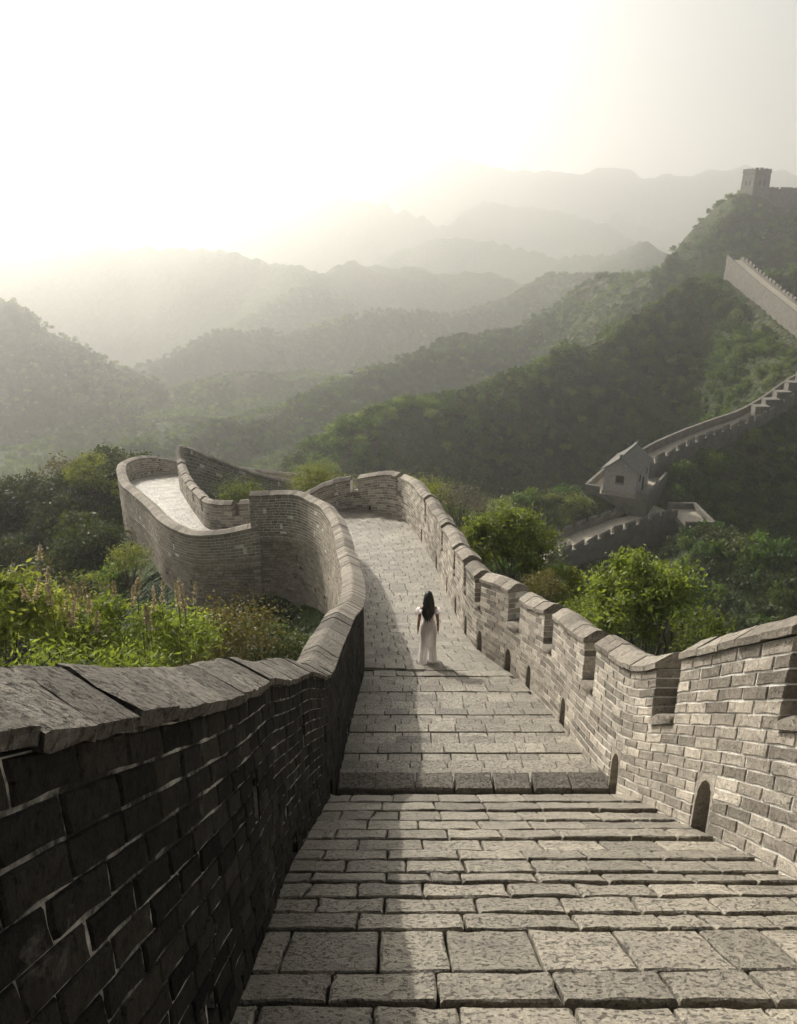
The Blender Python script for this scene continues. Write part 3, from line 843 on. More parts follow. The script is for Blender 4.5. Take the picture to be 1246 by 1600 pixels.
# ------------------------------------------------------------------ distant stretches of wall
t = NT('far brickwork')
t_n = t.noise(0.9, 6, 0.7); t_f = t.noise(7, 4, 0.7)
c = t.ramp(t_n, [(0.3, (0.09, 0.082, 0.071)), (0.7, (0.20, 0.184, 0.158))])
c = t.mix(1.0, c, t.ramp(t_f, [(0.3, 0.75), (0.7, 1.25)]), 'MULTIPLY')
M['far_brick'] = t.out(c, 0.95, t.bump(t_f, 0.8, 0.06))
M['house_brick'] = mortar_mat('grey house brick', (0.30, 0.285, 0.26), (0.46, 0.435, 0.40), 0.35, 0.65)
t = NT('far paving'); t_f = t.noise(2.5, 5, 0.7)
M['far_paving'] = t.out(t.ramp(t_f, [(0.3, (0.24, 0.215, 0.17)), (0.7, (0.42, 0.38, 0.31))]), 0.95)
t = NT('dark opening'); M['opening'] = t.out((0.02, 0.018, 0.015), 0.9)
t = NT('grey roof tiles'); t_f = t.noise(3, 5, 0.7)
M['tile'] = t.out(t.ramp(t_f, [(0.3, (0.15, 0.145, 0.13)), (0.7, (0.30, 0.285, 0.26))]), 0.85)

def far_wall(label, pts, width, down, ph=1.5, mer=(1, 1), pitch=2.4, mw=1.6, mh=0.75, steps=0, gname='great_wall_section'):
    """walkway on a high body with a parapet and merlons on each side; pts are (x, y, floor level) along its middle"""
    root = empty(gname, pts[len(pts)//2], label, 'wall')
    D = densify(pts, 8)
    tx, ty = np.gradient(D[:, 0]), np.gradient(D[:, 1]); l = np.hypot(tx, ty); nx, ny = -ty / l, tx / l
    S = np.concatenate([[0], np.cumsum(np.hypot(np.diff(D[:, 0]), np.diff(D[:, 1])))])
    def P(q, o, dz):
        f = lambda a: float(np.interp(q, S, a))
        z = f(D[:, 2])
        if steps: z = math.floor(z / steps + 0.5) * steps
        return (f(D[:, 0]) + f(nx) * o, f(D[:, 1]) + f(ny) * o, z + dz)
    n = max(2, int(S[-1] / 1.2)); qs = np.linspace(0, S[-1], n)
    W = width / 2
    b = Bag(); fl = Bag()
    for u, v in zip(qs[:-1], qs[1:]):
        top = [P(u, -W, -.02), P(v, -W, -.02), P(v, W, -.02), P(u, W, -.02)]
        bot = [(p[0] + (p[0]-c_[0]) * .08, p[1] + (p[1]-c_[1]) * .08, p[2] - down) for p, c_ in zip(top, [P(u, 0, 0), P(v, 0, 0)] + [P(v, 0, 0), P(u, 0, 0)])]
        b.add(bot + top, [(0,1,5,4),(2,3,7,6),(1,2,6,5),(3,0,4,7)])
        fl.add(top, [(0, 1, 2, 3)])
    b.build('wall_body', M['far_brick'], root); fl.build('walkway_floor', M['far_paving'], root)
    for sgn in (-1, 1):
        pb = Bag()
        for u, v in zip(qs[:-1], qs[1:]):
            o0, o1 = sgn * W, sgn * (W - .45)
            V = [P(u, o0, -.05), P(v, o0, -.05), P(v, o1, -.05), P(u, o1, -.05)]
            z1 = ph - (mh if mer[0 if sgn < 0 else 1] else 0)
            V += [(x, y, z + z1 + .05) for x, y, z in V]
            pb.add(V, [(0,3,2,1),(4,5,6,7),(0,1,5,4),(1,2,6,5),(2,3,7,6),(3,0,4,7)])
        pb.build('parapet', M['far_brick'], root)
        if mer[0 if sgn < 0 else 1]:
            q = .3
            while q < S[-1] - mw:
                e = q + mw * rnd.uniform(.92, 1.05)
                o0, o1 = sgn * (W + .01), sgn * (W - .46); om = (o0 + o1) / 2
                z0, z1 = ph - mh, ph + rnd.uniform(-.1, .08)
                broken = rnd.choice([0, 0, 0, .15, .3, .5])
                V = []
                for qq in (q, e):
                    hz = broken if qq == q else broken * .3
                    V += [P(qq, o0, z0), P(qq, o1, z0), P(qq, o1, z1 - .1 - hz), P(qq, om, z1 + .12 - hz), P(qq, o0, z1 - .1 - hz)]
                mesh_obj('merlon', V, [(0,1,2,3,4),(9,8,7,6,5)] + [(i, 5+i, 5+(i+1) % 5, (i+1) % 5) for i in range(5)], M['far_brick'], root)
                q += pitch
    return root
far_wall('low stretch of wall with small merlons climbing towards the guard house in the valley', [(8, 93.0, -46.5), (14, 96.5, -45.0), (20.5, 100.5, -43.9), (27, 104.6, -43.0), (34, 108.6, -42.2), (39.6, 111.8, -41.6)], 5.2, 7, 1.5)
far_wall('narrow wall winding up the dark slope behind the tiled guard house', [(37.5, 121.2, -38.6), (39.5, 122.6, -37.6), (42.4, 124.2, -36.6), (48.4, 128.5, -35.6), (55.2, 133.6, -35.0), (61.7, 138.6, -34.6), (68.0, 144.0, -33.5), (74.8, 149.4, -31.2), (84.5, 156.1, -28.5)], 4.2, 5, 1.3, mer=(1, 0), steps=0)
far_wall('steep high-sided wall running down the ridge at the right', [(97.5, 243, -13.2), (97.8, 235.7, -15.3), (97.6, 220.4, -18.8), (97.0, 205.5, -21.6), (96.7, 187.5, -25.3), (98.7, 168.6, -30.5)], 4.8, 9, 1.4, mer=(0, 1))
far_wall('wall on the summit leading away from the square watchtower', [(147.5, 356, 7.5), (156, 355, 7.8), (164, 349, 6.8), (172, 341, 2.5), (184, 335, -1.5)], 5, 8, 1.5)
# stepped blocks where the winding wall climbs steeply at the right
ft = empty('stepped_wall', (68, 144, -35), 'stepped brick blocks where the winding wall climbs steeply at the right edge', 'wall')
for i, (x, y, z) in enumerate([(64.4, 139.8, -32.7), (67.0, 141.8, -31.9), (69.8, 144.0, -31.0), (72.8, 146.3, -29.7), (75.8, 148.7, -28.4)]):
    V, F = box_geo(x - 1.25, x + 1.25, y - .9, y + .9, z - 4.0, z + .25); mesh_obj('step_block', V, F, M['far_brick'], ft)
    V, F = box_geo(x - 1.33, x + 1.33, y - .98, y + .98, z + .25, z + .4); mesh_obj('coping_slab', V, F, M['far_brick'], ft)
# small terrace tower beside the low stretch
tt = empty('terrace_platform', (42.6, 109, -46), 'square brick platform with a low parapet where the low wall ends', 'platform')
V, F = box_geo(40.6, 44.6, 105, 113, -50, -41.9); mesh_obj('platform_base', V, F, M['far_brick'], tt)
V, F = box_geo(40.75, 44.45, 105.15, 112.85, -41.9, -41.87); mesh_obj('platform_floor', V, F, M['far_paving'], tt)
for bx in ((40.5, 44.7, 104.9, 105.35), (44.25, 44.7, 105.36, 112.64), (40.5, 44.7, 112.65, 113.1)):
    V, F = box_geo(*bx, -42.15, -40.95); mesh_obj('parapet', V, F, M['far_brick'], tt)
V, F = box_geo(40.4, 44.8, 104.8, 113.2, -42.4, -42.16); mesh_obj('cornice', V, F, M['far_brick'], tt)

def frame_fn(ox, oy, oz, yaw):
    ca, sa = math.cos(yaw), math.sin(yaw)
    return lambda p: (ox + p[0]*ca - p[1]*sa, oy + p[0]*sa + p[1]*ca, oz + p[2])
# guard house with a tiled gable roof, on its terrace
gh = frame_fn(32.6, 112.0, -39.5, math.radians(-30))
ter_ = empty('terrace_wall', gh((0, 4, 0)), 'low walled brick terrace on which the tiled guard house stands', 'terrace')
V, F = box_geo(-4.9, 4.4, -.5, 12, -6, -.02); mesh_obj('terrace_base', [gh(p) for p in V], F, M['far_brick'], ter_)
V, F = box_geo(-4.7, 4.2, -.3, 11.8, -.02, 0.01); mesh_obj('terrace_floor', [gh(p) for p in V], F, M['far_paving'], ter_)
for bx in ((-5.0, -4.6, -.6, 11.6), (4.1, 4.5, -.6, 11.6), (-4.59, -2.7, -.6, -.2), (2.8, 4.09, -.6, -.2)):
    V, F = box_geo(*bx, -.3, 1.15); mesh_obj('parapet', [gh(p) for p in V], F, M['far_brick'], ter_)
hs_ = empty('guard_house', gh((0, 4.5, 0)), 'small brick guard house with a grey tiled gable roof and one square window', 'house')
w2, L2, eh, rh = 2.4, 7.8, 4.1, 5.9
V = [(-w2,0,0),(w2,0,0),(w2,0,eh),(0,0,rh-.25),(-w2,0,eh),(-w2,L2,0),(w2,L2,0),(w2,L2,eh),(0,L2,rh-.25),(-w2,L2,eh)]
mesh_obj('house_wall', [gh(p) for p in V], [(0,1,2,3,4),(9,8,7,6,5),(0,5,6,1),(1,6,7,2),(4,9,5,0)], M['house_brick'], hs_)
V, F = box_geo(-w2 - .12, w2 + .12, -.12, -.005, 0, .6); mesh_obj('plinth', [gh(p) for p in V], F, M['far_paving'], hs_)
for sg in (-1, 1):
    # roof slope: curved profile with rows of half-round tiles
    rs = None; rb = Bag(); prof_ = [(0, rh + .12), (.8, rh - .52), (1.6, rh - 1.2), (2.3, rh - 1.72), (2.78, rh - 1.98)]
    for (a0, z0), (a1, z1) in zip(prof_[:-1], prof_[1:]):
        V = [gh((sg*a0, -.45, z0)), gh((sg*a1, -.45, z1)), gh((sg*a1, L2+.45, z1)), gh((sg*a0, L2+.45, z0))]
        V += [(x, y, z - .16) for x, y, z in V]; rb.add(V, [(0,1,2,3),(7,6,5,4),(0,4,5,1),(1,5,6,2),(2,6,7,3)])
    rs = rb.build('roof_slope', M['tile'], hs_)
    for i in range(22):
        yy = -.35 + i * (L2 + .7) / 21
        V, F = [], []
        for (a0, z0) in prof_:
            V += [gh((sg*a0, yy-.1, z0+.01)), gh((sg*a0, yy, z0+.11)), gh((sg*a0, yy+.1, z0+.01))]
        for j in range(len(prof_)-1): F += [(3*j, 3*j+1, 3*j+4, 3*j+3), (3*j+1, 3*j+2, 3*j+5, 3*j+4)]
        mesh_obj('tile_rib', V, F, M['tile'], rs)
V, F = box_geo(-.16, .16, -.55, L2 + .55, rh + .05, rh + .36); mesh_obj('roof_ridge', [gh(p) for p in V], F, M['tile'], hs_)
for yy in (-.6, L2 + .45):
    V, F = box_geo(-.2, .2, yy, yy + .15, rh + .05, rh + .6); mesh_obj('ridge_end', [gh(p) for p in V], F, M['tile'], hs_)
for bx in ((-.5, .5, -.03, .02, 2.0, 3.0),):
    V, F = box_geo(*bx); wi = mesh_obj('window', [gh(p) for p in V], F, M['opening'], hs_)
    for fx in ((-.62, -.5, -.08, 0, 1.9, 3.1), (.5, .62, -.08, 0, 1.9, 3.1), (-.5, .5, -.08, 0, 3.0, 3.12), (-.62, .62, -.1, 0, 1.78, 1.9)):
        V, F = box_geo(*fx); mesh_obj('window_frame', [gh(p) for p in V], F, M['far_brick'], wi)
for yy in (1.8, 5.8):
    V, F = box_geo(w2 - .02, w2 + .02, yy, yy + .8, 2.0, 3.0); mesh_obj('window', [gh(p) for p in V], F, M['opening'], hs_)
V, F = box_geo(w2 - .02, w2 + .02, 4.0, 5.0, 0, 2.1); mesh_obj('door', [gh(p) for p in V], F, M['opening'], hs_)

# summit watchtower
tw = frame_fn(146.0, 353.5, 5.5, math.radians(16))
to = empty('watchtower', tw((0, 0, 0)), 'square brick watchtower with battlements on the far summit at the top right', 'tower')
a, b_, H_ = 4.0, 3.75, 9.4
V = [(-a,-a,-6),(a,-a,-6),(a,a,-6),(-a,a,-6),(-b_,-b_,H_),(b_,-b_,H_),(b_,b_,H_),(-b_,b_,H_)]
mesh_obj('tower_body', [tw(p) for p in V], [(0,1,5,4),(1,2,6,5),(2,3,7,6),(3,0,4,7),(4,5,6,7)], M['far_brick'], to)
for i in range(4):
    fr = frame_fn(0, 0, 0, math.pi / 2 * i)
    V, F = box_geo(-b_ - .3, b_ - .21, -b_ - .3, -b_ + .2, H_ - .25, H_ + .05); mesh_obj('cornice', [tw(fr(p)) for p in V], F, M['far_brick'], to)
    V, F = box_geo(-b_ - .1, b_ - .41, -b_ - .1, -b_ + .4, H_ + .05, H_ + .75); mesh_obj('parapet', [tw(fr(p)) for p in V], F, M['far_brick'], to)
    for k in range(4):
        x0 = -b_ - .1 + k * 2.25
        if k == 3: continue
        V, F = box_geo(x0, x0 + 1.5, -b_ - .1, -b_ + .4, H_ + .75, H_ + 1.5 + rnd.uniform(-.35, .1)); mesh_obj('merlon', [tw(fr(p)) for p in V], F, M['far_brick'], to)
    for x0 in (-1.5, .8):
        yy = -3.93
        V = [(x0, yy, 4.4), (x0 + .9, yy, 4.4), (x0 + .9, yy + .03, 5.7), (x0 + .75, yy + .03, 6.15), (x0 + .45, yy + .03, 6.3), (x0 + .15, yy + .03, 6.15), (x0, yy + .03, 5.7)]
        V2 = [(x, y + .6, z) for x, y, z in V]
        n7 = len(V)
        mesh_obj('window', [tw(fr(p)) for p in V + V2], [tuple(range(n7))] + [(i_, n7 + i_, n7 + (i_+1) % n7, (i_+1) % n7) for i_ in range(n7)], M['opening'], to)

# ------------------------------------------------------------------ plants
def leaf_geo(r, n, ctr, rad, clumps, leaf, spread=0.22, flat=0.5, up=0.0, shell=0.75):
    """n leaves gathered in clumps near the surface of an uneven crown; returns arrays"""
    cl = []
    for _ in range(clumps):
        d = r.normal(size=3); d /= np.linalg.norm(d); 
        if d[2] < -0.35: d[2] = abs(d[2])
        k = shell + (1 - shell) * r.rand() if r.rand() < 0.75 else r.rand() * shell
        cl.append(ctr + d * np.array(rad) * k * r.uniform(0.85, 1.12))
    cl = np.array(cl)
    csz = r.uniform(0.6, 1.5, clumps); ct = r.uniform(-0.25, 0.25, clumps)
    idx = r.randint(0, clumps, n)
    P = cl[idx] + r.normal(size=(n, 3)) * (np.array(rad) * spread)[None, :] * csz[idx][:, None] * np.array([1, 1, 0.75])
    D = r.normal(size=(n, 3)); D[:, 2] += up; D /= np.linalg.norm(D, axis=1)[:, None]
    Q = r.normal(size=(n, 3)); Q = np.cross(D, Q); Q /= np.linalg.norm(Q, axis=1)[:, None] + 1e-9
    ls = leaf * r.uniform(0.6, 1.35, n)[:, None]
    a = P - D * ls * 0.5; b = P + Q * ls * flat * 0.5; c = P + D * ls * 0.6; d = P - Q * ls * flat * 0.5
    mid = np.cross(D, Q) * ls * 0.08
    V = np.stack([a, b + mid, c, d + mid], 1).reshape(-1, 3)
    T = np.clip(0.5 + ct[idx] + r.normal(size=n) * 0.2, 0, 1)
    return V, T, cl
def quad_mesh(name, V, T, mat):
    n = len(V) // 4
    me = bpy.data.meshes.new(name)
    me.vertices.add(len(V)); me.vertices.foreach_set('co', np.ascontiguousarray(V, dtype=np.float32).reshape(-1))
    me.loops.add(n * 4); me.loops.foreach_set('vertex_index', np.arange(n * 4, dtype=np.int32))
    me.polygons.add(n); me.polygons.foreach_set('loop_start', (np.arange(n) * 4).astype(np.int32)); me.polygons.foreach_set('loop_total', np.full(n, 4, np.int32))
    a_ = me.attributes.new('tone', 'FLOAT', 'FACE'); a_.data.foreach_set('value', T.astype(np.float32))
    me.materials.append(mat); me.update(); me.validate()
    return me
def tube(path, rads, n=6):
    V, F = [], []
    for i, (p, r_) in enumerate(zip(path, rads)):
        q = path[min(i+1, len(path)-1)]; o = path[max(i-1, 0)]
        t_ = norm(sub(q, o)); u = norm(cross(t_, (0.3, 0.9, 0.2))); w = cross(t_, u)
        for k in range(n):
            a_ = 2*math.pi*k/n
            V.append(add3(p, add3(mul(u, math.cos(a_)*r_), mul(w, math.sin(a_)*r_))))
    for i in range(len(path)-1):
        for k in range(n): F.append((i*n+k, i*n+(k+1) % n, (i+1)*n+(k+1) % n, (i+1)*n+k))
    return V, F
def plant(name, label, cat, base, ctr, rad, n, leaf, mat, seed, clumps=40, group=None, trunk_r=0.05, stems=5, flat=0.5, spread=0.22, shell=.75, up=0.0):
    """trunk and limbs reach from the foot to the leaf clumps"""
    r = np.random.RandomState(seed)
    root = empty(name, base, label, cat, group)
    V, T, cl = leaf_geo(r, n, np.array(ctr, float), rad, clumps, leaf, spread, flat, up, shell)
    me_ = quad_mesh('crown', V - np.array(ctr), T, M[mat])
    o = bpy.data.objects.new('crown', me_); COL.objects.link(o); o.parent = root
    o.location = (Vector(ctr) - Vector(base)); o['kind'] = 'stuff' if False else 'thing'
    del o['kind']
    B = Bag(); b0 = np.array(base, float); c0 = np.array(ctr, float)
    fork = b0 + (c0 - b0) * 0.35 + r.normal(size=3) * 0.05
    v, f = tube([tuple(b0 - [0, 0, .3]), tuple((b0 + fork) / 2 + r.normal(size=3) * .03), tuple(fork)], [trunk_r * 1.3, trunk_r, trunk_r * .8]); B.add(v, f)
    for i in range(min(len(cl), stems * 3)):
        e = cl[i]; m1 = fork + (e - fork) * 0.5 + r.normal(size=3) * 0.08 * np.linalg.norm(e - fork)
        v, f = tube([tuple(fork), tuple(m1), tuple(e)], [trunk_r * .6, trunk_r * .38, trunk_r * .12], 5); B.add(v, f)
    B.build('trunk', M['bark'], root)
    return root, cl
def gz(x, y): return float(terrain_h(np.array([x]), np.array([y]))[0])

plant('tree', 'bright green leafy tree standing alone behind the right battlement', 'tree', (5.3, 15.6, gz(5.3, 15.6)), (5.35, 15.6, -8.15), (1.1, 1.0, 1.15), 7500, .11, 'leaf', 21, 60, trunk_r=.07, spread=.13)
plant('shrub', 'small bright green shrub just right of the leafy tree behind the battlement', 'shrub', (6.05, 13.8, gz(6.05, 13.8)), (6.05, 13.8, -7.95), (.55, .5, .62), 1600, .08, 'leaf', 22, 18, trunk_r=.03)
plant('shrub', 'low green shrub filling the space left of the leafy tree by the coping', 'shrub', (4.35, 16.6, gz(4.35, 16.6)), (4.4, 16.6, -8.9), (.7, .6, .55), 1800, .08, 'leaf', 23, 22, trunk_r=.03)
plant('shrub', 'large bright green shrub overhanging the middle of the right battlement', 'shrub', (3.4, 23.3, gz(3.4, 23.3)), (3.45, 23.3, -10.15), (1.4, 1.0, 1.35), 7500, .12, 'leaf', 24, 64, trunk_r=.06, up=.5, spread=.13)
plant('shrub', 'tall green sapling cluster between the large shrub and the leafy tree', 'shrub', (5.0, 22.2, gz(5.0, 22.2)), (4.7, 21.6, -10.75), (.8, .8, .85), 4200, .11, 'leaf_yellow', 25, 34, trunk_r=.05, up=.6, spread=.13)
plant('shrub', 'yellow green shrub at the left end of the large bright shrub', 'shrub', (2.7, 25.8, gz(2.7, 25.8)), (2.75, 25.8, -11.2), (.75, .7, .95), 2600, .09, 'leaf_yellow', 26, 26, trunk_r=.04)
plant('shrub', 'brownish seeding shrub beside the coping under the green saplings', 'shrub', (3.7, 18.6, gz(3.7, 18.6)), (3.7, 18.6, -9.15), (.5, .45, .42), 1600, .05, 'leaf_brown', 27, 24, trunk_r=.025)
plant('shrub', 'greyish dry shrub with thin twigs behind the far bend of the battlement', 'shrub', (2.6, 32.3, gz(2.6, 32.3)), (2.6, 32.3, -12.0), (1.3, 1.0, 1.0), 3600, .07, 'leaf_grey', 28, 46, trunk_r=.05, stems=14)
plant('shrub', 'green shrub growing behind the dry grey one', 'shrub', (1.2, 35.2, gz(1.2, 35.2)), (1.3, 35.2, -12.6), (1.2, .9, .9), 2500, .10, 'leaf_yellow', 29, 26)
plant('shrub', 'yellow green bush behind the curved end of the battlement', 'shrub', (-4.6, 43.0, gz(-4.6, 43.0)), (-4.5, 43.0, -15.0), (1.9, 1.5, 1.5), 5000, .12, 'leaf_yellow', 30, 40)
plant('shrub', 'green bush growing inside the loop of the far walkway', 'shrub', (-8.4, 42.0, gz(-8.4, 42.0)), (-8.4, 42.0, -15.6), (1.5, 1.3, 1.5), 4500, .12, 'leaf', 31, 36)
# left foreground, just over the parapet
def flower_spikes(root, pts, seed, h=(.18, .34)):
    r = np.random.RandomState(seed)
    for (x, y, z) in pts:
        hh = r.uniform(*h); dx, dy = r.uniform(-.3, .3), r.uniform(-.2, .2)
        n = 130
        tt = r.rand(n) ** .8
        rr = (.036 * (1 - tt) + .008) * np.sqrt(r.rand(n)) * (1 + .35 * np.sin(tt * 30))
        a_ = r.rand(n) * 6.283
        P = np.stack([x + dx*hh*tt + rr*np.cos(a_), y + dy*hh*tt + rr*np.sin(a_), z + hh*tt], 1)
        D = r.normal(size=(n, 3)); D /= np.linalg.norm(D, axis=1)[:, None]; Q = np.cross(D, r.normal(size=(n, 3))); Q /= np.linalg.norm(Q, axis=1)[:, None]
        s_ = .014 * r.uniform(.6, 1.4, n)[:, None]
        V = np.stack([P - D*s_, P + Q*s_*.7, P + D*s_, P - Q*s_*.7], 1).reshape(-1, 3)
        c0 = np.array([x, y, z])
        me_ = quad_mesh('flower_spike', V - c0, r.rand(n), M['flower'])
        v, f = tube([(0, 0, -.25), (0, 0, 0), (dx*hh*.95, dy*hh*.95, hh*.95)], [.004, .004, .002], 4)
        o = bpy.data.objects.new('flower_spike', me_); COL.objects.link(o); o.parent = root; o.location = Vector((x, y, z)) - Vector(root.location)
        mesh_obj('stalk', [(x+p[0], y+p[1], z+p[2]) for p in v], f, M['bark'], o)
rt, cl = plant('flowering_shrub', 'leafy shrub with brownish pink flower spikes just over the left parapet', 'shrub', (-3.5, 8.6, gz(-3.5, 8.6)), (-3.45, 8.6, -5.0), (.9, .6, .60), 3900, .078, 'leaf', 41, 46, trunk_r=.04, up=.3, flat=.34, spread=.13)
r_ = np.random.RandomState(5)
flower_spikes(rt, [(-3.45 + r_.uniform(-1.0, 1.0), 8.6 + r_.uniform(-.5, .3), -4.98 + r_.uniform(.42, .66)) for _ in range(26)], 6, (.2, .36))
rt, cl = plant('flowering_shrub', 'yellow green shrub at the left edge taller than the flowering one beside it', 'shrub', (-4.5, 8.0, gz(-4.5, 8.0)), (-4.5, 8.0, -4.5), (.75, .6, .85), 4800, .09, 'leaf_yellow', 42, 34, trunk_r=.04, up=.3, flat=.36, spread=.13)
flower_spikes(rt, [(-4.2 + r_.uniform(-.3, .4), 8.0 + r_.uniform(-.4, .4), -4.2 + r_.uniform(.1, .5)) for _ in range(7)], 7)
plant('shrub', 'low yellow green plants right behind the near end of the left parapet', 'shrub', (-3.1, 6.6, gz(-3.1, 6.6)), (-3.1, 6.6, -4.36), (.9, .5, .42), 2500, .07, 'leaf', 43, 44, trunk_r=.02, flat=.3, up=.3)
plant('shrub', 'olive brown shrub in the hollow next to the left parapet', 'shrub', (-3.6, 14.0, gz(-3.6, 14.0)), (-3.5, 14.0, -8.1), (1.0, .9, .75), 5500, .07, 'leaf_brown', 44, 50, trunk_r=.03)
plant('shrub', 'green shrub between the flowering shrub and the olive brown one', 'shrub', (-4.0, 12.4, gz(-4.0, 12.4)), (-3.9, 12.4, -7.3), (.75, .7, .7), 4500, .08, 'leaf', 45, 40, trunk_r=.03)
plant('shrub', 'dark green shrub deep in the hollow below the tall outer wall', 'shrub', (-3.9, 19.6, gz(-3.9, 19.6)), (-3.9, 19.6, -11.9), (1.5, 1.3, 1.1), 6500, .09, 'leaf_dark', 46, 60)
plant('shrub', 'brown leaved shrub in the hollow against the outer wall', 'shrub', (-6.4, 22.6, gz(-6.4, 22.6)), (-6.4, 22.6, -13.7), (1.6, 1.4, 1.1), 5500, .09, 'leaf_brown', 47, 46)
plant('tree', 'thin tree with pale yellow leaves on top of the left hump beside the far walkway', 'tree', (-20.0, 50.5, gz(-20.0, 50.5)), (-20.2, 50.5, -17.0), (2.2, 1.6, 1.9), 3800, .17, 'leaf_yellow', 51, 36, trunk_r=.09, stems=8, spread=.12)
plant('shrub', 'bright green bush alone on the dark slope below the left hump', 'shrub', (-15.6, 36.8, gz(-15.6, 36.8)), (-15.6, 36.8, gz(-15.6, 36.8) + 1.0), (1.2, 1.0, 1.0), 3500, .11, 'leaf', 52, 30)
plant('shrub', 'yellowish bush growing against the outer face of the far left bend', 'shrub', (-13.2, 35.2, gz(-13.2, 35.2)), (-13.0, 35.4, -16.0), (1.0, .8, .9), 2800, .09, 'leaf_yellow', 53, 30)

# countable shrubs of the nearer slopes: a few crowns, copied
protos = []
for i, (mat, n, lf) in enumerate([('leaf_dark', 1500, .15), ('leaf', 1500, .15), ('leaf_dark', 1500, .14), ('leaf_brown', 1300, .13), ('leaf_dark', 1600, .15), ('leaf_yellow', 1300, .17)]):
    r = np.random.RandomState(60 + i)
    V, T, cl = leaf_geo(r, n, np.array([0, 0, .75]), (1.0, 1.0, .85), 34, lf, .2, .5)
    B = Bag()
    for e in cl[:9]:
        v, f = tube([(0, 0, -.5), tuple(e * .5 + r.normal(size=3) * .05), tuple(e)], [.05, .03, .01], 4); B.add(v, f)
    tm = bpy.data.meshes.new('trunk'); tm.from_pydata(B.v, [], B.f); tm.materials.append(M['bark'])
    protos.append((quad_mesh('crown', V, T, M[mat]), tm))
own_mid = np.array([(p[0], p[1]) for p in densify([(a_[0], a_[1], 0) for a_ in OWN[1:]], 8)])
def clear_of_walls(x, y, own=3.3):
    d = np.full(x.shape, 1e9)
    for p in own_mid: d = np.minimum(d, np.hypot(x - p[0], y - p[1]) - own)
    for w_, pts in ((3.6, [(8, 93), (20, 100.5), (39.6, 111.8)]), (3.2, [(39.5, 122.6), (48.4, 128.5), (61.7, 138.6), (74.8, 149.4), (84.5, 156)]), (5.2, [(97.5, 248), (97.6, 220), (96.7, 187), (98.7, 168)]),
                    (6.5, [(32.7, 112), (37, 121)]), (3.5, [(42.6, 105.5), (42.6, 112.5)]), (6, [(146.5, 353.5), (147, 354)]), (3.5, [(150, 355), (164, 349), (184, 335)])):
        for a_, b2_ in zip(pts[:-1], pts[1:]):
            _, dd = ridge_h(x, y, [(a_[0], a_[1], 0), (b2_[0], b2_[1], 0)]); d = np.minimum(d, dd - w_)
    return d > 0
groups = [('left hump', 'shrub on the bushy hump left of the far walkway', 'shrubs covering the left hump', lambda r: (r.uniform(-34, -14), r.uniform(30, 58)), 120, (1.0, 1.9)),
          ('hollow', 'shrub in the hollow below the outer face of the left wall', 'shrubs in the hollow', lambda r: (r.uniform(-13, -2.8), r.uniform(17, 31)), 44, (.7, 1.15)),
          ('house', 'shrub on the slope in front of the guard house', 'shrubs below the guard house', lambda r: (r.uniform(9, 31), r.uniform(99, 112)), 60, (.9, 1.9)),
          ('right', 'shrub on the slope dropping away behind the right battlement', 'shrubs below the right battlement', lambda r: (r.uniform(4.5, 22), r.uniform(14, 46)), 70, (.8, 1.5))]
for nm, lab, grp, fn, cnt, (s0, s1) in groups:
    r = random.Random(hash(cnt)); k = 0; tries = 0
    while k < cnt and tries < 4000:
        tries += 1
        x, y = fn(r)
        if not clear_of_walls(np.array([x]), np.array([y]), 3.2)[0]: continue
        if nm == 'house' and y < 97 + (x - 8) * .6: continue
        s_ = r.uniform(s0, s1); z = gz(x, y)
        kd = r.choice([1, 5, 5] if nm == 'house' else [0, 2, 4, 0, 3, 4] if nm == 'right' else [0, 1, 2, 3, 4, 0, 2, 4])
        cw = ['dark green', 'fresh green', 'dark green', 'olive brown', 'dark green', 'yellow green'][kd]
        root = empty('shrub', (x, y, z), cw + ' ' + lab, 'shrub', cw + ' ' + grp)
        root.rotation_euler = (0, 0, r.uniform(0, 6.28)); root.scale = (s_, s_, s_ * r.uniform(.8, 1.15))
        cm, tm = protos[kd]
        for nn_, mm in (('crown', cm), ('trunk', tm)):
            o = bpy.data.objects.new(nn_, mm); COL.objects.link(o); o.parent = root
        k += 1

# scrub and woods on the hillsides: one mass, scattered with geometry nodes
def species(x, y, r):
    # light scrub in patches, dark woods between
    f = fbm(x / 26 + 9, y / 26, 4) + r.uniform(-.12, .12, len(x))
    k = np.where((f > .56) & (r.rand(len(x)) < .6), 4, np.where(f > .47, r.randint(0, 2, len(x)), np.where(f > .36, r.randint(1, 4, len(x)), 2)))
    return k.astype(np.int32)

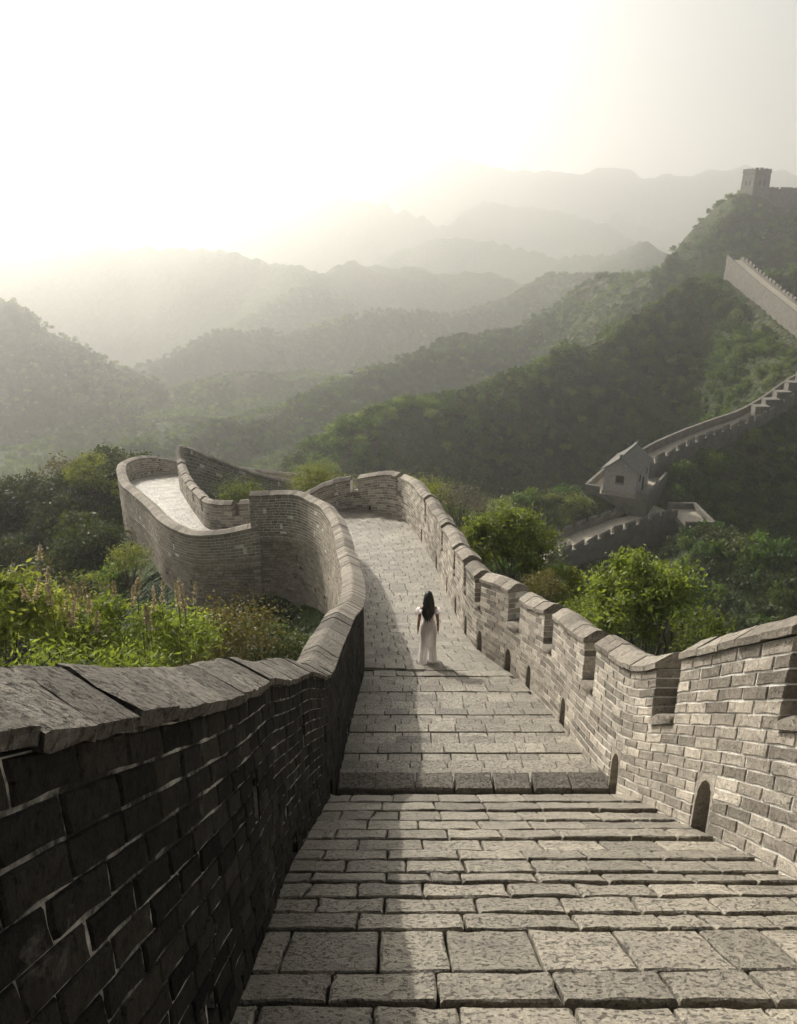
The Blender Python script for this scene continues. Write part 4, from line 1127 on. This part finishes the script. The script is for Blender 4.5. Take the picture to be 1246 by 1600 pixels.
def scatter(name, pts, scl, protos_, mat_label):
    me_ = bpy.data.meshes.new(name)
    me_.vertices.add(len(pts)); me_.vertices.foreach_set('co', pts.astype(np.float32).reshape(-1))
    r = np.random.RandomState(len(pts))
    a_ = me_.attributes.new('size', 'FLOAT', 'POINT'); a_.data.foreach_set('value', scl.astype(np.float32))
    a_ = me_.attributes.new('turn', 'FLOAT', 'POINT'); a_.data.foreach_set('value', (r.rand(len(pts)) * 6.28).astype(np.float32))
    a_ = me_.attributes.new('pick', 'INT', 'POINT'); a_.data.foreach_set('value', species(pts[:, 0], pts[:, 1], r))
    me_.update()
    o = bpy.data.objects.new(name, me_); COL.objects.link(o); tag(o, kind='stuff')
    coll = bpy.data.collections.new(name + '_kinds')
    for i, pm in enumerate(protos_):
        po = bpy.data.objects.new('%s_kind_%d' % (name, i), pm); coll.objects.link(po)
    g = bpy.data.node_groups.new(name, 'GeometryNodeTree')
    g.interface.new_socket('Geometry', in_out='INPUT', socket_type='NodeSocketGeometry')
    g.interface.new_socket('Geometry', in_out='OUTPUT', socket_type='NodeSocketGeometry')
    N, L = g.nodes, g.links
    gi, go = N.new('NodeGroupInput'), N.new('NodeGroupOutput')
    ip = N.new('GeometryNodeInstanceOnPoints'); ci = N.new('GeometryNodeCollectionInfo')
    ci.inputs['Collection'].default_value = coll; ci.inputs['Separate Children'].default_value = True; ci.inputs['Reset Children'].default_value = True
    def na_(nm, ty):
        q_ = N.new('GeometryNodeInputNamedAttribute'); q_.data_type = ty; q_.inputs[0].default_value = nm; return q_.outputs['Attribute']
    cx = N.new('ShaderNodeCombineXYZ'); L.new(na_('turn', 'FLOAT'), cx.inputs[2])
    L.new(gi.outputs[0], ip.inputs['Points']); L.new(ci.outputs[0], ip.inputs['Instance'])
    ip.inputs['Pick Instance'].default_value = True
    L.new(na_('pick', 'INT'), ip.inputs['Instance Index']); L.new(cx.outputs[0], ip.inputs['Rotation']); L.new(na_('size', 'FLOAT'), ip.inputs['Scale'])
    L.new(ip.outputs[0], go.inputs[0])
    md = o.modifiers.new('scatter', 'NODES'); md.node_group = g
    return o
hill_protos = []
for i, (mat, n, lf, rad) in enumerate([('leaf_hill', 420, .26, (.85, .85, .9)), ('leaf_hill', 420, .26, (.8, .9, 1.1)), ('leaf_dark', 380, .26, (.9, .85, 1.0)), ('leaf_hill', 360, .26, (.75, .75, 1.15)), ('leaf_light', 360, .24, (.8, .8, .85)), ('leaf_brown', 300, .24, (.8, .8, .6))]):
    r = np.random.RandomState(80 + i)
    V, T, cl = leaf_geo(r, n, np.array([0, 0, .55]), rad, 16, lf, .26, .6)
    hill_protos.append(quad_mesh('hill_crown_%d' % i, V, T, M[mat]))
hill_set = hill_protos
def sow(r0, r1, spacing, a0=-36, a1=36, seed=0, size=(.7, 1.3), thin=0.33):
    r = np.random.RandomState(seed)
    area = math.radians(a1 - a0) / 2 * (r1*r1 - r0*r0)
    n = int(area / spacing**2)
    rr = np.sqrt(r.uniform(r0*r0, r1*r1, n)); aa = np.radians(r.uniform(a0, a1, n))
    x, y = np.sin(aa) * rr, np.cos(aa) * rr
    m = clear_of_walls(x, y) & (fbm(x / (spacing * 9), y / (spacing * 9), 3) > thin + r.uniform(-.08, .08, n))
    x, y = x[m], y[m]
    z = terrain_h(x, y)
    return np.stack([x, y, z - .1], 1), r.uniform(size[0], size[1], len(x)) ** 1.5 * spacing * (.72 if r1 < 200 else .58 if r1 < 300 else .46) * (0.6 + 0.9 * fbm(x / 14, y / 14, 2))
PT, SC = [], []
for i, (r0, r1, sp) in enumerate([(16, 60, 1.5), (60, 130, 1.5), (130, 260, 1.8), (260, 480, 2.3), (480, 800, 3.0)]):
    p_, s_ = sow(r0, r1, sp, seed=i, a0=-38, a1=38)
    if r0 == 16:      # the nearest ground carries its own shrubs; this fills between them
        s_ = s_ * .7
    PT.append(p_); SC.append(s_)
scatter('hillside_scrub', np.concatenate(PT), np.concatenate(SC), hill_set, '')
# ------------------------------------------------------------------ the woman on the steps (back to the camera, facing ahead)
t = NT('skin'); M['skin'] = t.out((0.30, 0.165, 0.105), 0.55, None, 0.35)
t = NT('black hair'); n_ = t.noise(160, 3, stretch=(1, 1, .05)); M['hair'] = t.out(t.ramp(n_, [(.3, (.006, .005, .005)), (.7, (.022, .017, .014))]), 0.5, t.bump(n_, .5, .004), 0.3)
t = NT('white dress'); n_ = t.noise(25, 3, stretch=(1, 1, .3))
t.out((0.88, 0.86, 0.85), 0.85, t.bump(n_, .3, .01))
tr_ = t.n.new('ShaderNodeBsdfTranslucent'); tr_.inputs[0].default_value = (.98, .96, .94, 1)
mx_ = t.n.new('ShaderNodeMixShader'); mx_.inputs[0].default_value = .6
t.l.new(t.b.outputs[0], mx_.inputs[1]); t.l.new(tr_.outputs[0], mx_.inputs[2]); t.l.new(mx_.outputs[0], t.n['Material Output'].inputs['Surface'])
M['dress'] = t.m
PX, PY = 0.66, 15.72
PZ = G(15.72) + 0.012
PS = 1.0
woman = empty('person', (PX, PY, PZ), 'woman with long black hair in an off-shoulder white dress seen from behind on the steps', 'person')
# joints, facing +Y; x to her right
sk = [((0, 0, .93), .125, .10), ((0, -.01, 1.06), .105, .085), ((0, -.012, 1.20), .115, .085), ((0, -.01, 1.33), .135, .075), ((0, 0, 1.42), .07, .06), ((0, .012, 1.47), .045, .045), ((0, .02, 1.53), .05, .055),
      ((0, .03, 1.60), .073, .09), ((0, .03, 1.68), .055, .07)]
V = [p for p, _, _ in sk]; Rr = [(a, b) for _, a, b in sk]; E = [(i, i+1) for i in range(len(sk)-1)]
def chain(start, pts):
    prev_ = start
    for p, rr in pts:
        V.append(p); Rr.append((rr, rr)); E.append((prev_, len(V)-1)); prev_ = len(V) - 1
    return prev_
for s_ in (-1, 1):
    chain(0, [((s_*.085, 0, .86), .085), ((s_*.092, .01, .62), .068), ((s_*.095, .012, .46), .05), ((s_*.098, -.005, .30), .05), ((s_*.10, -.015, .09), .032), ((s_*.102, .03, .035), .034), ((s_*.108, .13, .022), .028)])
    bn = .0 if s_ > 0 else -.012
    h_ = chain(3, [((s_*.165, -.005, 1.365), .048), ((s_*.188, -.01, 1.22), .045), ((s_*.205, -.025 + bn, 1.08), .038), ((s_*.215, -.005 + bn, .95), .034), ((s_*.222, .03, .835), .024), ((s_*.224, .045, .785), .027)])
    for k, (dy, ln, rr) in enumerate([(-.022, .070, .0085), (-.008, .083, .009), (.008, .080, .009), (.022, .062, .008)]):
        chain(h_, [((s_*.228, .045 + dy*1.1, .755), rr), ((s_*.230, .050 + dy*1.3, .755 - ln*.55), rr*.95), ((s_*.224, .056 + dy*1.4, .755 - ln), rr*.85)])
    chain(h_, [((s_*.212, .075, .775), .010), ((s_*.208, .088, .745), .009), ((s_*.208, .094, .722), .008)])
bm_ = bpy.data.meshes.new('body'); bm_.from_pydata(V, E, []); 
body = bpy.data.objects.new('body', bm_); COL.objects.link(body); body.parent = woman
sm = body.modifiers.new('skin', 'SKIN'); sm.use_smooth_shade = True
for i, rr in enumerate(Rr):
    bm_.skin_vertices[0].data[i].radius = rr
    bm_.skin_vertices[0].data[i].use_root = (i == 0)
ss = body.modifiers.new('smooth', 'SUBSURF'); ss.levels = 2; ss.render_levels = 2
bm_.materials.append(M['skin'])
def pw(p): return (PX + p[0], PY + p[1], PZ + p[2])
def loft(name, rings, mat, n=40, fold=None, parent=woman, cx=None, cap=False):
    V_, F_ = [], []
    for j, (z, rx, ry, ox, oy) in enumerate(rings):
        for i in range(n):
            a_ = 2*math.pi*i/n
            k = 1 + (fold(a_, z) if fold else 0)
            V_.append(pw((ox + rx*math.cos(a_)*k, oy + ry*math.sin(a_)*k, z)))
    for j in range(len(rings)-1):
        for i in range(n): F_.append((j*n+i, j*n+(i+1) % n, (j+1)*n+(i+1) % n, (j+1)*n+i))
    if cap: F_.append(tuple(range(n-1, -1, -1))); F_.append(tuple(range((len(rings)-1)*n, len(rings)*n)))
    return mesh_obj(name, V_, F_, mat, parent, smooth=True)
def fold(a_, z):
    k = max(0, min(1, (1.0 - z) / .9))
    return k * (.075*math.sin(7*a_ + 1.5*z) + .045*math.sin(13*a_ + .7 + z*3)) + .02*math.sin(4*a_ + 22*z) * (1 if z > .95 else 0)
# dress close at the waist, wider over the hips (weight on the right leg), open in two panels below
loft('dress', [(1.335, .172, .112, 0, -.005), (1.30, .166, .118, 0, -.005), (1.22, .142, .115, 0, -.005), (1.13, .124, .10, .004, -.005), (1.07, .122, .098, .008, 0), (1.0, .148, .115, .012, 0), (.93, .176, .135, .015, 0), (.86, .186, .145, .014, 0), (.76, .184, .142, .01, 0), (.66, .178, .138, .006, 0), (.54, .176, .138, .002, 0), (.44, .172, .135, .0, 0)], M['dress'], 52, fold)
for s_ in (-1, 1):
    loft('skirt_panel', [(.50, .080, .11, s_*.075, 0), (.43, .098, .128, s_*.080, 0), (.33, .094, .132, s_*.090, .01*s_), (.22, .092, .135, s_*.108, .02*s_), (.10, .100, .145, s_*.112, .03*s_), (.03, .106, .155, s_*.116, .035*s_)], M['dress'], 30, fold)
    V_, F_ = [], []
    n = 14; rings = 7
    for j in range(rings):
        tt = j / (rings-1); zz = 1.36 - .13*tt; r_ = .052 + .034*math.sin(math.pi*min(1, tt*1.05)) 
        for i in range(n):
            a_ = 2*math.pi*i/n; k = 1 + .09*math.sin(5*a_)
            V_.append(pw((s_*(.185 + .02*tt) + r_*math.cos(a_)*k, -.008 + r_*1.0*math.sin(a_)*k, zz + .012*math.sin(3*a_))))
    for j in range(rings-1):
        for i in range(n): F_.append((j*n+i, j*n+(i+1) % n, (j+1)*n+(i+1) % n, (j+1)*n+i))
    mesh_obj('sleeve', V_, F_, M['dress'], woman, smooth=True)
    # light flat shoe
    loft('shoe', [(.0, .042, .12, s_*.106, .055), (.02, .044, .125, s_*.106, .055), (.05, .036, .10, s_*.104, .045), (.07, .03, .05, s_*.102, .0)], M['dress'], 16, None, cap=True)
# hair: cap over the head and a long fall down the back
def hfold(a_, z): return (.06*math.sin(5*a_ + 14*z) + .05*math.sin(9*a_ - 11*z) + .03*math.sin(17*a_ - 9*z)) * (1 if z < 1.6 else .4)
loft('hair', [(1.755, .012, .012, 0, .02), (1.745, .045, .05, 0, .02), (1.72, .072, .085, 0, .015), (1.67, .090, .105, 0, .01), (1.60, 0.111, .108, 0, .0), (1.54, 0.114, .098, 0, -.025), (1.50, 0.125, .085, -.008, -.045), (1.45, 0.116, .072, .002, -.062), (1.40, 0.135, .064, -.012, -.08), (1.35, 0.121, .058, -.002, -.095), (1.30, 0.137, .055, -.010, -.105), (1.23, 0.114, .046, -.016, -.118), (1.17, 0.084, .036, -.020, -.122), (1.13, .036, .02, -.018, -.122), (1.11, .01, .01, -.016, -.12)], M['hair'], 36, hfold)
for dx, zz, ln in ((-.06, 1.20, .13), (.03, 1.17, .11), (.062, 1.23, .10), (-.085, 1.26, .10), (-.02, 1.16, .11)):
    loft('hair_lock', [(zz, .022, .02, dx, -.122), (zz - ln*.5, .016, .014, dx*1.05, -.124), (zz - ln, .003, .003, dx*1.1, -.12)], M['hair'], 8)

# ------------------------------------------------------------------ haze over the whole valley
V, F = box_geo(-6700, 6700, -6700, 6700, -330, 230)
hm = bpy.data.materials.new('haze'); hm.use_nodes = True
hn = hm.node_tree.nodes; hn.remove(hn['Principled BSDF'])
pv = hn.new('ShaderNodeVolumePrincipled')
pv.inputs['Color'].default_value = (0.94, 0.935, 0.91, 1)
pv.inputs['Density'].default_value = HAZE_DENSITY
pv.inputs['Anisotropy'].default_value = HAZE_G
hm.node_tree.links.new(pv.outputs[0], hn['Material Output'].inputs['Volume'])
mesh_obj('haze', V, F, hm, None, None, False, 'stuff')
